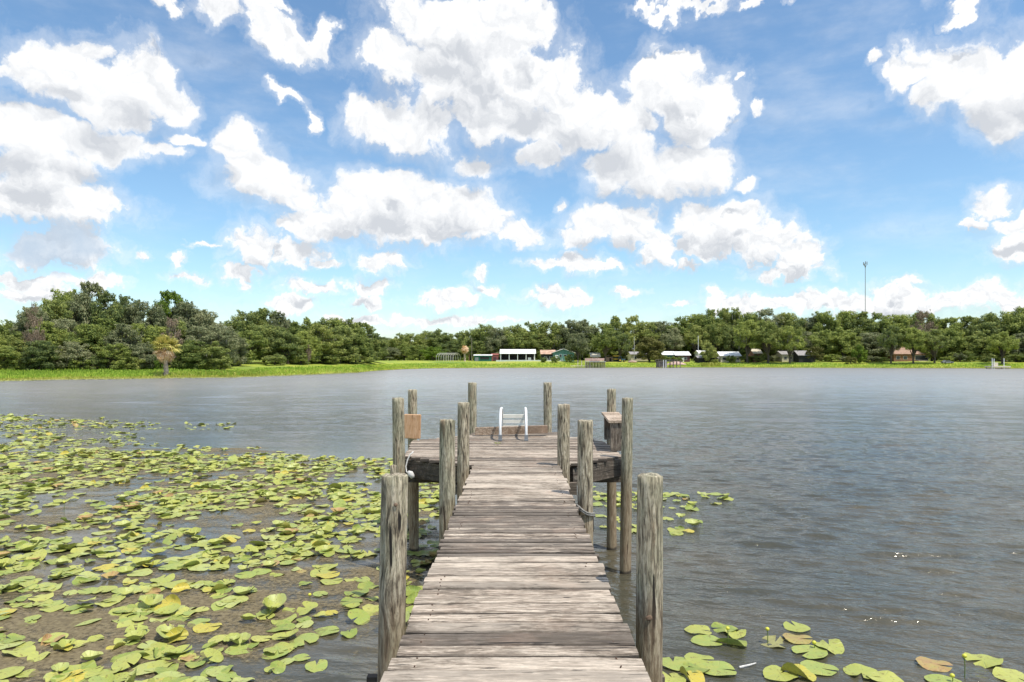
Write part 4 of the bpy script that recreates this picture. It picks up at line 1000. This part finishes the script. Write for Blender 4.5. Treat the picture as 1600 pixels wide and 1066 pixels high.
for (px, ty, hw, t, lb) in ((868, 556, 8, 20, 'round dark shrub in front of the left end of the teal house'), (891, 553, 9, 21, 'round shrub in front of the right end of the teal house'), (1062, 557, 8, 22, 'small shrub in front of the maroon house'), (1142, 555, 9, 20, 'small shrub in front of the white bungalow'), (849, 558, 6, 20, 'small shrub in front of the rusty porch')):
    tree(px, ty, hw, t, BUSH[1], 'oak', lb, None, 'shrub', cat='shrub')

def palm(px, t, topy, label, dead, trunk_h, seed, crown_r):
    rn = random.Random(seed); p = shore_pt(px, t); e = empty('fan_palm', p, label=label, cat='palm tree')
    H = zat(topy, p.y) - p.z - crown_r * .75
    tb = MB(); n = 12
    tb.tube([(0.10 * math.sin(i * .5), 0, -.4 + (H + .4) * i / n) for i in range(n + 1)], [(.36 if i % 2 else .30) * (1.45 - .09 * i if i < 5 else 1) for i in range(n + 1)], 10)
    for _ in range(150):                                   # old leaf bases
        z = rn.uniform(.0, H * .95); a = rn.uniform(0, 6.28); r = .3
        tb.tube([(r * math.cos(a) * .8, r * math.sin(a) * .8, z), (r * math.cos(a) * 1.6, r * math.sin(a) * 1.6, z + rn.uniform(-.45, .1))], [.05, .02], 4)
    tb.build('trunk', M['palebark'], e)
    def fans(nf, emin, emax, L):
        arrs = []
        for i in range(nf):
            az = rn.uniform(0, 6.28); el = rn.uniform(emin, emax)
            d = Vector((math.cos(az) * math.cos(el), math.sin(az) * math.cos(el), math.sin(el))); s0 = Vector((0, 0, H)); hub = s0 + d * L * .5
            side = d.cross(Vector((0, 0, 1))).normalized(); upv = side.cross(d)
            arrs.append(np.array([s0 - side * .03, s0 + side * .03, hub + side * .03, hub - side * .03]))
            for k in range(15):
                a = R(-105 + 210 * k / 14); dd = (d * math.cos(a) + side * math.sin(a)); Lk = L * .62 * (1 - .25 * abs(a) / 1.8)
                mid = hub + dd * Lk * .6 + upv * .05; tip = hub + dd * Lk + Vector((0, 0, -.25 * Lk)); wd = upv.cross(dd).normalized() * .09 + Vector((0, 0, .02))
                arrs.append(np.array([hub, mid - wd, tip, mid + wd]))
        return finish_quads('fronds', [a_.reshape(-1, 3) for a_ in arrs])
    if not dead: link('fronds', fans(54, -.25, 1.4, crown_r * 1.05), M['frond'], e)
    link('dead_fronds', fans(34 if dead else 26, -1.35, .35 if dead else -.3, crown_r * .95), M['deadfrond'], e)
    if dead: link('fronds', fans(16, -.2, 1.3, crown_r * .8), M['deadfrond'], e)
palm(259, 2.0, 527, 'small fan palm with brown hanging dead fronds at the water edge of the left bank', False, 0, 5, 2.6)
palm(726, 38, 539, 'orange brown dead palm between the hoop frame and the dark green shed', True, 0, 6, 2.3)
tree(482, 538, 5, 33, THIN[0], 'dead', 'narrow dead pinkish tree in front of the dark clump past the left bank', None, 'withered_tree', trunk='palebark')

def far_woods():
    rs_ = np.random.RandomState(9); arrs = []
    for k in range(560):
        px = -500 + 2700 * rs_.rand(); d = rs_.uniform(430, 560) if px > 560 else rs_.uniform(300, 420); x = xat(px, d); h = rs_.uniform(8, 15)
        for j in range(3):
            arrs.append(leaf_quads(rs_, (x + rs_.uniform(-5, 5), d + rs_.uniform(-5, 5), 3 + h * (j + .4) / 3), (7, 7, 3.4), 110, 1.0))
    link('distant_woods', finish_quads('distant_woods', arrs), M['oak'], kind='stuff', label='low line of distant woods far behind the shore trees', cat='woods')
far_woods()

# ------------------------------------------------------------------ grass on the bank
rs = np.random.RandomState(4)
def grass(name, ranges, mt, label):
    arrs = []
    for (p0_, p1_, t0, t1, n, h, wd) in ranges:
        px = rs.uniform(p0_, p1_, n); tt = rs.uniform(t0, t1, n)
        for a, b in zip(px, tt):
            p = shore_pt(a, b); az = rs.uniform(0, 6.28); H_ = h * rs.uniform(.5, 1.2) * (1 + .5 * mnoise.noise(Vector((a * .05, b * .3, 0)))); x, y, z = p
            dx, dy = math.cos(az) * wd, math.sin(az) * wd; lx, ly = rs.normal(0, .25, 2) * H_
            arrs.append(np.array([(x - dx, y - dy, z - .05), (x + dx, y + dy, z - .05), (x + lx + dx * .3, y + ly, z + H_ * .95), (x + lx * .8 - dx * .3, y + ly * .8, z + H_)]))
    link(name, finish_quads(name, arrs), M[mt], kind='stuff', label=label, cat='grass')
grass('bank_grass', [(-120, 420, 1.5, 14, 16000, .50, .11), (-120, 300, 12, 22, 5000, .6, .12), (400, 760, 1, 22, 8000, .4, .12), (760, 1640, 1, 16, 11000, .40, .14)], 'grass', 'tall bright green grass growing along the bank')
grass('shore_sedge', [(-120, 420, -.8, 1.8, 6000, .22, .13), (300, 700, .0, 12, 5000, .28, .14), (700, 1640, -.2, 3.0, 7000, .22, .14), (240, 420, 1, 8, 1500, .5, .12), (1095, 1125, 2, 9, 500, 1.3, .1)], 'sedge', 'yellow sedge and floating leaves along the water edge')
def shore_pads():
    V = []; Fq_ = []; n = 0
    for _ in range(4200):
        a = rs.uniform(-100, 560); t = -abs(rs.normal(0, 2.2)); p = shore_pt(a, t); r = rs.uniform(.15, .32); ph = rs.uniform(0, 6.28)
        for k in range(6): V.append((p.x + r * math.cos(ph + k * 1.047), p.y + r * math.sin(ph + k * 1.047), .03 + rs.uniform(0, .07)))
        Fq_.append(tuple(range(n, n + 6))); n += 6
    me = bpy.data.meshes.new('shore_lily_pads'); me.from_pydata(V, [], Fq_); a = me.color_attributes.new('tone', 'FLOAT_COLOR', 'POINT'); a.data.foreach_set('color', [.46, .46, .13, 1] * len(V))
    link('shore_lily_pads', me, M['pad'], kind='stuff', label='pale lily pads fringing the left bank', cat='lily pads')
shore_pads()

# ------------------------------------------------------------------ buildings and things on the far shore
def base(px, d): x = xat(px, d); return Vector((x, d, height(x, d)))
def house(name, label, px0, px1, d, wall_h, ridge_h, depth, wallm, roofm, gable='side', windows=(), doors=(), cat='house', over=.5, ang=0.0, lift=0.0):
    """px0..px1: its front's width in the photograph; gable 'side' = ridge along the front, 'front' = gable faces the lake"""
    a, b = base(px0, d), base(px1, d); Wd = b.x - a.x; z0 = min(a.z, b.z) - .3 + lift
    e = empty(name, ((a.x + b.x) / 2, d, z0), R(ang), label=label, cat=cat)
    h = Wd / 2; wh = wall_h + .3 - lift
    wl = MB()
    if gable == 'side':
        wl.prism([(0, 0), (depth, 0), (depth, wh), (depth / 2, wh + ridge_h - .1), (0, wh)], -h, h, 'x')
    else:
        wl.prism([(-h, 0), (h, 0), (h, wh), (0, wh + ridge_h - .1), (-h, wh)], 0, depth)
    wl.build('wall', M[wallm], e)
    rf = MB(); th = .14
    if gable == 'side':
        s = ridge_h / (depth / 2); o = over
        rf.prism([(-o, wh - o * s), (depth / 2, wh + ridge_h), (depth + o, wh - o * s), (depth + o, wh - o * s + th), (depth / 2, wh + ridge_h + th), (-o, wh - o * s + th)], -h - o, h + o, 'x')
    else:
        s = ridge_h / h; o = over
        rf.prism([(-h - o, wh - o * s), (0, wh + ridge_h), (h + o, wh - o * s), (h + o, wh - o * s + th), (0, wh + ridge_h + th), (-h - o, wh - o * s + th)], -o, depth + o)
    rf.build('roof', M[roofm], e)
    for (u, z, w_, hh) in windows:
        f = MB(); x = -h + u * Wd; f.box((x, -.04, z + .3), (w_ + .16, .08, hh + .16)); fr = f.build('window', M['white'], e)
        g = MB(); g.box((x, -.085, z + .3), (w_, .03, hh)); g.build('pane', M['glass'], fr)
    for (u, w_, hh) in doors:
        g = MB(); g.box((-h + u * Wd, -.05, hh / 2 + .3), (w_, .10, hh)); g.build('door', M['white'], e)
    return e, Wd, wh
D = 324
# white roofed open pavilion
a, b = base(777, D), base(838, D); Wd = b.x - a.x; cx = (a.x + b.x) / 2; zb = a.z
pv = empty('pavilion', (cx, D, zb), label='long open pavilion with a bright white metal roof and white posts', cat='pavilion')
wh = zat(553, D) - zb; rh = zat(547, D) - zb
f = MB(); f.prism([(-.4, wh), (4, rh + .2), (8.4, wh), (8.4, wh + .18), (4, rh + .4), (-.4, wh + .18)], -Wd / 2 + 1.2, Wd / 2 - .2, 'x'); f.build('roof', M['roof_white'], pv)
for k in range(5):
    for yy in (0, 8):
        f = MB(); f.box((-Wd / 2 + 1.6 + k * (Wd - 2.4) / 4, yy, wh / 2), (.28, .28, wh)); f.build('post', M['white'], pv)
f = MB(); f.box((0, 4, .12), (Wd + 1, 8.6, .3)); f.build('floor', M['concrete'], pv)
f = MB(); f.box((0, 8.2, wh / 2), (Wd - 2.4, .1, wh)); f.build('back_wall', M['black'], pv)
f = MB(); f.box((Wd / 2 - 3.2, 1.5, 1.0), (1.5, .8, 1.5)); f.build('freezer', M['white'], pv)
for k in range(4):
    f = MB(); f.box((-Wd / 2 + 5 + k * 2.6, 3.5, .75), (1.6, .8, .08)); f.box((-Wd / 2 + 5 + k * 2.6, 3.5, .35), (.12, .5, .7)); f.build('table', M['oldwood'], pv)
# low white wall
a, b = base(775, D - 4), base(880, D - 4)
f = MB(); f.box((0, 0, .1), (b.x - a.x, .25, .9)); f.box((0, 0, .58), (b.x - a.x, .35, .08))
f.build('low_wall', M['white'], None, loc=((a.x + b.x) / 2, D - 4, a.z), label='long low white wall in front of the pavilion and the teal house', cat='wall')
# shed with the teal-green side
e, Wd, wh = house('shed', 'low dark green shed with a pale flat roof right of the dead palm', 741, 768, D, 2.7, .35, 5, 'green', 'roof_white', windows=(), doors=(), cat='shed', over=.4)
f = MB(); f.box((-Wd / 2 + 1.2, -.1, 1.2), (1.6, .12, 1.9)); f.build('door', M['greymetal'], e); f = MB(); f.box((Wd * .1, -.08, 1.8), (Wd * .5, .06, 1.2)); f.build('opening', M['black'], e)
e, Wd, wh = house('shed', 'faded red shed between the dark green shed and the white pavilion', 768, 779, D + 3, 3.0, .5, 5, 'red', 'red', cat='shed', over=.2)
f = MB(); f.box((0, -.06, 1.3), (1.6, .1, 1.9)); f.build('door', M['maroon'], e)
# teal house
house('house', 'teal lake house with a low white and rusty roof right of the pavilion', 864, 897, D + 2, 4.1, 1.7, 12, 'teal', 'roof_white', 'front', windows=((.36, 2.6, 1.0, 1.2), (.58, 2.7, 1.3, .7), (.80, 2.6, 1.3, .7)), doors=((.18, 1.5, 2.9),), over=.6)
house('porch', 'long porch with a rusty pinkish roof joined to the left of the teal house', 846, 867, D + 4, 3.4, 1.8, 9, 'black', 'roof_rust', windows=((.3, 1.4, 1.2, 1.2), (.7, 1.4, 1.2, 1.2)), cat='porch')
f = MB()
for k in range(8): f.tube([(k * 1.35, 0, 0), (k * 1.35, 0, 1.3)], .09, 6)
f.build('fence_posts', M['white'], None, loc=(base(847, D - 2).x, D - 2, base(847, D - 2).z), label='row of short white fence posts in front of the rusty porch', cat='fence')
# hoop frame
hf = empty('hoop_frame', base(681, 312), label='bare greenhouse frame of pale arched hoops on the grass', cat='greenhouse frame')
x0 = base(681, 312).x; Wh = (717 - 681) / F * 312
for k in range(8):
    x = k * Wh * .72 / 7 + 1.7; mb = MB(); r = 3.0
    mb.tube([(x - r * .5, 0, -.2), (x - r * .5, 0, 1.6)] + [(x - r * .5 + r * .5 * (1 - math.cos(a)), 5 * (1 - math.cos(a)) / 2, 1.6 + 2.1 * math.sin(a)) for a in np.linspace(.1, math.pi - .1, 12)] + [(x + r * .5, 5, 1.6), (x + r * .5, 5, -.2)], .09, 6)
    mb.build('hoop', M['concrete'], hf)
for yy, zz in ((1.0, 3.1), (2.5, 3.7), (4, 3.1)):
    mb = MB(); mb.tube([(yy * .5 + .3, yy, zz), (Wh * .72 + yy * .5 + .3, yy, zz)], .06, 6); mb.build('purlin', M['concrete'], hf)
# poles
def pole(px, d, topy, r, m, label, name='utility_pole', cat='pole'):
    p = base(px, d); H = zat(topy, d) - p.z; e = empty(name, p, label=label, cat=cat)
    f = MB(); f.tube([(0, 0, -.5), (0, 0, H)], [r, r * .7], 8); f.build('shaft', M[m], e); return e, H
e, H = pole(737, 322, 528, .16, 'oldwood', 'brown wooden utility pole left of the dark green shed'); f = MB(); f.box((0, 0, H - .5), (1.6, .12, .12)); f.build('crossarm', M['oldwood'], e)
e, H = pole(991, 318, 526, .17, 'concrete', 'pale thin pole left of the golden green willow'); f = MB(); f.box((-.5, 0, H * .52), (.9, .3, .5)); f.build('box', M['greymetal'], e)
e, H = pole(1091, 322, 525, .15, 'white', 'thin white pole on the bank right of the dark jetty', cat='pole'); f = MB(); f.box((0, 0, H), (.5, .2, .3)); f.build('lamp', M['greymetal'], e)
pole(737 - 4, 320, 553, .14, 'brick', 'short brown post beside the wooden utility pole')
# the tall mast
e, H = pole(1352, 392, 411, .22, 'greymetal', 'very tall thin grey mast with antennas rising above the trees', 'antenna_mast', 'mast')
for (dx, dz, h_) in ((-1.0, -.4, 1.7), (1.0, -.2, 1.9), (.1, .2, 1.4), (-.5, -1.0, 1.2)):
    f = MB(); f.box((dx, 0, H + dz), (.32, .3, h_)); f.build('antenna', M['greymetal'], e)
f = MB(); f.box((0, 0, H - .6), (2.2, .14, .14)); f.box((0, 0, H - 1.6), (1.4, .9, .12)); f.tube([(0, 0, H - 2.8), (0, 0, H - 1.6)], [.2, .45], 8); f.build('head_frame', M['greymetal'], e)
# houses behind the trees on the right
house('house', 'small brown house with a cream roof behind the low wooden jetty', 924, 937, 316, 2.6, 1.6, 7, 'brick', 'cream', windows=((.3, 1.4, 1.0, 1.2), (.7, 1.4, 1.0, 1.2)))
house('house', 'pale flat house half hidden behind the golden green willow', 986, 1012, 330, 3.3, 1.2, 9, 'cream', 'roof_grey', windows=((.25, 1.6, 1.2, 1.2), (.75, 1.6, 1.2, 1.2)))
house('house', 'long dark green house with a white roof right of the golden green willow', 1036, 1054, 322, 3.2, 1.5, 8, 'green', 'roof_white', windows=((.5, 1.4, 1.4, 1.1),))
house('house', 'maroon house with a pale grey metal roof above the dark jetty', 1056, 1078, 320, 3.2, 1.6, 9, 'maroon', 'roof_white', windows=((.3, 1.6, 1.0, 1.2), (.7, 1.6, 1.0, 1.2)), doors=((.5, 1.0, 2.2),))
house('carport', 'low carport with a grey roof between the white pole and the white bungalow', 1091, 1122, 316, 2.4, .8, 6, 'black', 'roof_grey', cat='carport')
house('house', 'white house with a white roof glimpsed above the carport', 1093, 1115, 334, 3.8, 1.4, 9, 'white', 'roof_white', windows=((.5, 2.4, 1.4, 1.0),))
house('bungalow', 'white bungalow with a bright white metal roof under spreading oaks', 1126, 1157, 318, 3.1, 1.8, 9, 'cream', 'roof_white', windows=((.18, 1.7, 1.5, 1.2), (.60, 1.7, 1.1, 1.1), (.85, 1.7, 1.1, 1.1)), doors=((.40, 1.1, 2.2),), cat='house')
house('house', 'brick house with a cream gable deep in the trees right of the white bungalow', 1178, 1190, 316, 4.0, 1.9, 8, 'brick', 'cream', windows=((.5, 2.0, 1.2, 1.2),))
house('house', 'pale cream house almost hidden behind an oak left of the grey roofed shed', 1222, 1248, 312, 3.4, 1.4, 9, 'cream', 'roof_grey', windows=((.2, 1.7, 1.2, 1.2), (.5, 1.7, 1.0, 1.0), (.8, 1.7, 1.2, 1.2)))
house('shed', 'open shed with a silvery grey roof behind the loose olive bush', 1248, 1272, 306, 3.4, 1.9, 8, 'black', 'roof_grey', cat='shed')
e, Wd, wh = house('house', 'long house with a brown shingle roof and dark porch behind the right bank', 1397, 1450, 302, 3.5, 3.0, 12, 'brick', 'roof_brown', windows=((.12, 1.7, 1.5, 1.3), (.33, 1.7, 1.5, 1.3), (.74, 1.7, 3.6, 1.9), (.92, 1.7, 2.4, 1.9)))
f = MB(); f.box((Wd * .32, -1.2, .35), (Wd * .34, 2.2, .7)); f.build('porch_floor', M['cream'], e)
house('house', 'tiny glimpse of a white walled house at the far right behind the boat lift', 1560, 1578, 300, 2.9, 1.0, 7, 'cream', 'roof_brown', windows=((.5, 1.6, 1.2, 1.1),))

# jetties
def jetty(name, label, px0, px1, d, topy, depth, m, npil, lab2='deck'):
    x0, x1 = xat(px0, d), xat(px1, d); zt = zat(topy, d); Wd = x1 - x0
    e = empty(name, (x0, d, 0), label=label, cat='jetty'); f = MB(); f.box((Wd / 2, depth / 2, zt), (Wd, depth, .25)); f.build('deck', M[m], e)
    for k in range(npil):
        for yy in (.4, depth - .4):
            f = MB(); f.tube([(.5 + k * (Wd - 1) / (npil - 1), yy, -.8), (.5 + k * (Wd - 1) / (npil - 1), yy, zt + .05)], .22, 8); f.build('piling', M['oldwood'], e)
    return e, Wd, zt
e, Wd, zt = jetty('jetty', 'low pale wooden jetty with a bench rail and dark pilings on the far shore', 916, 947, 284, 565.3, 6, 'concrete', 7)
f = MB(); f.box((-2, 2, zat(572, 284)), (Wd * 1.05, 3, .2)); f.build('lower_deck', M['cream'], e)
f = MB(); f.box((Wd / 2, 5.6, zt + .9), (Wd, .1, 1.1)); f.build('rail', M['pink'], e)
for k in range(4): f = MB(); f.tube([(-3.4 + k * 1.6, 1, 0), (-3.4 + k * 1.6, 1, zt + .6 - k * .1)], .13, 6); f.build('post', M['cream'], e)
e, Wd, zt = jetty('jetty', 'dark wooden jetty with two white posts and thick pilings right of the willow', 1029, 1065, 288, 564.5, 7, 'oldwood', 4)
f = MB(); f.box((2.0, 3, zt * .55), (3.4, 5, zt * .9)); f.build('crib', M['oldwood'], e)
for x in (2.0, 3.0): f = MB(); f.tube([(x, -.3, -.5), (x, -.3, zt + .5)], .14, 8); f.build('white_post', M['white'], e)
f = MB(); f.box((Wd / 2, 6.8, zt + .7), (Wd, .1, .12)); 
for k in range(9): f.box((.2 + k * (Wd - .4) / 8, 6.8, zt + .35), (.12, .12, .7))
f.build('rail', M['oldwood'], e)
# pink tarp mound
bm = bmesh.new(); bmesh.ops.create_icosphere(bm, subdivisions=4, radius=1)
for v in bm.verts: v.co = Vector((v.co.x * 4.6, v.co.y * 1.6, max(0, v.co.z) * 1.7 * (1 - .5 * abs(v.co.x)) + .25 * mnoise.noise(v.co * 3)))
me = bpy.data.meshes.new('mound'); bm.to_mesh(me); bm.free(); p = base(1057, 306)
link('covered_boat', me, M['pink'], None, loc=p, smooth=True, label='long mound under a faded pinkish tarp behind the dark jetty', cat='covered boat')
# tractor and bits between jetty and willow
def tractor(px, d, label):
    p = base(px, d); e = empty('tractor', p, label=label, cat='tractor')
    f = MB(); f.box((.9, 0, 1.1), (1.9, .9, .7)); f.box((-.3, 0, 1.0), (.9, 1.0, .5)); f.build('body', M['blue'], e)
    f = MB(); f.box((-.5, 0, 2.5), (1.3, 1.2, .1)); [f.box((x, y, 1.8), (.08, .08, 1.4)) for x in (-1.05, .05) for y in (-.5, .5)]; f.build('canopy', M['blue'], e)
    for (x, y, r) in ((-.6, -.75, .75), (-.6, .75, .75), (1.5, -.65, .45), (1.5, .65, .45)):
        f = MB(); f.tube([(x, y - .16, r), (x, y + .16, r)], r, 18); w_ = f.build('wheel', M['black'], e)
        f = MB(); f.tube([(x, y - .18, r), (x, y + .18, r)], r * .5, 12); f.build('rim', M['yellow'], w_)
tractor(970.5, 318, 'blue tractor parked on the grass left of the golden green willow')
p = base(963, 320); e = empty('canoe_rack', p, label='rack of yellow and dark canoes left of the blue tractor', cat='rack')
for k in range(4):
    f = MB(); f.tube([(-1.7, 0, .5 + k * .75), (-1.1, 0, .42 + k * .75), (1.1, 0, .42 + k * .75), (1.7, 0, .5 + k * .75)], [.03, .28, .28, .03], 8); f.build('canoe', M['yellow' if k % 2 else 'black'], e)
for x in (-.9, .9): f = MB(); f.tube([(x, .35, 0), (x, .35, 3.1)], .06, 6); f.build('upright', M['oldwood'], e)
p = base(988, 314); e = empty('rowing_boat', p, label='small upturned pinkish rowing boat on the bank below the pale pole', cat='boat')
f = MB(); f.tube([(-2.2, 0, .2), (-1.4, 0, .35), (0, 0, .45), (1.3, 0, .4), (2.0, 0, .35)], [.06, .45, .6, .5, .3], 12); f.build('hull', M['pink'], e); f = MB(); f.box((0, 0, 1.03), (3.4, .06, .06)); f.build('keel', M['oldwood'], e)
p = base(952, 322); e = empty('playhouse', p, label='small orange brown hut behind the low pale jetty', cat='hut')
f = MB(); f.box((0, 1, 1.0), (3.4, 2, 2.0)); f.build('wall', M['roof_rust'], e); f = MB(); f.prism([(-2, 2), (0, 2.9), (2, 2), (2, 2.1), (0, 3.0), (-2, 2.1)], -.2, 2.3); f.build('roof', M['roof_brown'], e); f = MB(); f.box((.5, -.04, .9), (.9, .08, 1.6)); f.build('door', M['black'], e)
# boat lift at the right edge
d = 250; x0 = xat(1550, d); e = empty('boat_lift', (x0, d, 0), label='cream boat lift platform with tall white posts at the right edge of the lake', cat='boat lift')
W_ = xat(1578, d) - x0
f = MB(); f.box((W_ / 2 + .2, 2, .85), (W_, 4.5, .45)); f.build('platform', M['cream'], e)
f = MB(); f.box((W_ / 2 + .2, 2, .30), (W_ * .9, 3.5, .25)); f.build('float', M['pink'], e)
f = MB(); f.box((W_ * .38, 2, 1.75), (1.5, 1.2, 1.3)); f.build('locker', M['cream'], e)
for x, zt in ((.05, 560), (.75, 560.5), (W_ * .67, 560)):
    f = MB(); f.tube([(x, 0, -.8), (x, 0, zat(zt, d))], .13, 8); f.build('post', M['white'], e)
for x in (.5, W_ - .6): f = MB(); f.tube([(x, 3.6, -.8), (x, 3.6, .7)], .16, 8); f.build('piling', M['oldwood'], e)
# car under the trees
p = base(1480, 284); e = empty('parked_car', p, label='dark grey car parked under the trees right of the brown roofed house', cat='car')
f = MB(); f.prism([(-2.2, .35), (2.2, .35), (2.2, .85), (1.2, .95), (.6, 1.4), (-1.0, 1.45), (-1.7, .95), (-2.2, .9)], -.85, .85); f.build('body', M['greymetal'], e)
f = MB(); f.prism([(-1.45, .98), (1.0, .98), (.55, 1.33), (-.95, 1.36)], -.87, .87); f.build('windows', M['glass'], e)
for x in (-1.4, 1.4):
    for y in (-.8, .8): f = MB(); f.tube([(x, y - .1, .33), (x, y + .1, .33)], .33, 14); f.build('wheel', M['black'], e)
# white statue-like post in the left clearing
p = base(437, 190); 
f = MB(); f.box((0, 0, .9), (.5, .3, 1.2)); f.box((0, 0, .15), (.12, .12, .6)); f.box((0, 0, 1.55), (.6, .4, .1)); f.build('white_box', M['white'], None, loc=p, label='small white box on a post in the shade of the second clump', cat='box')
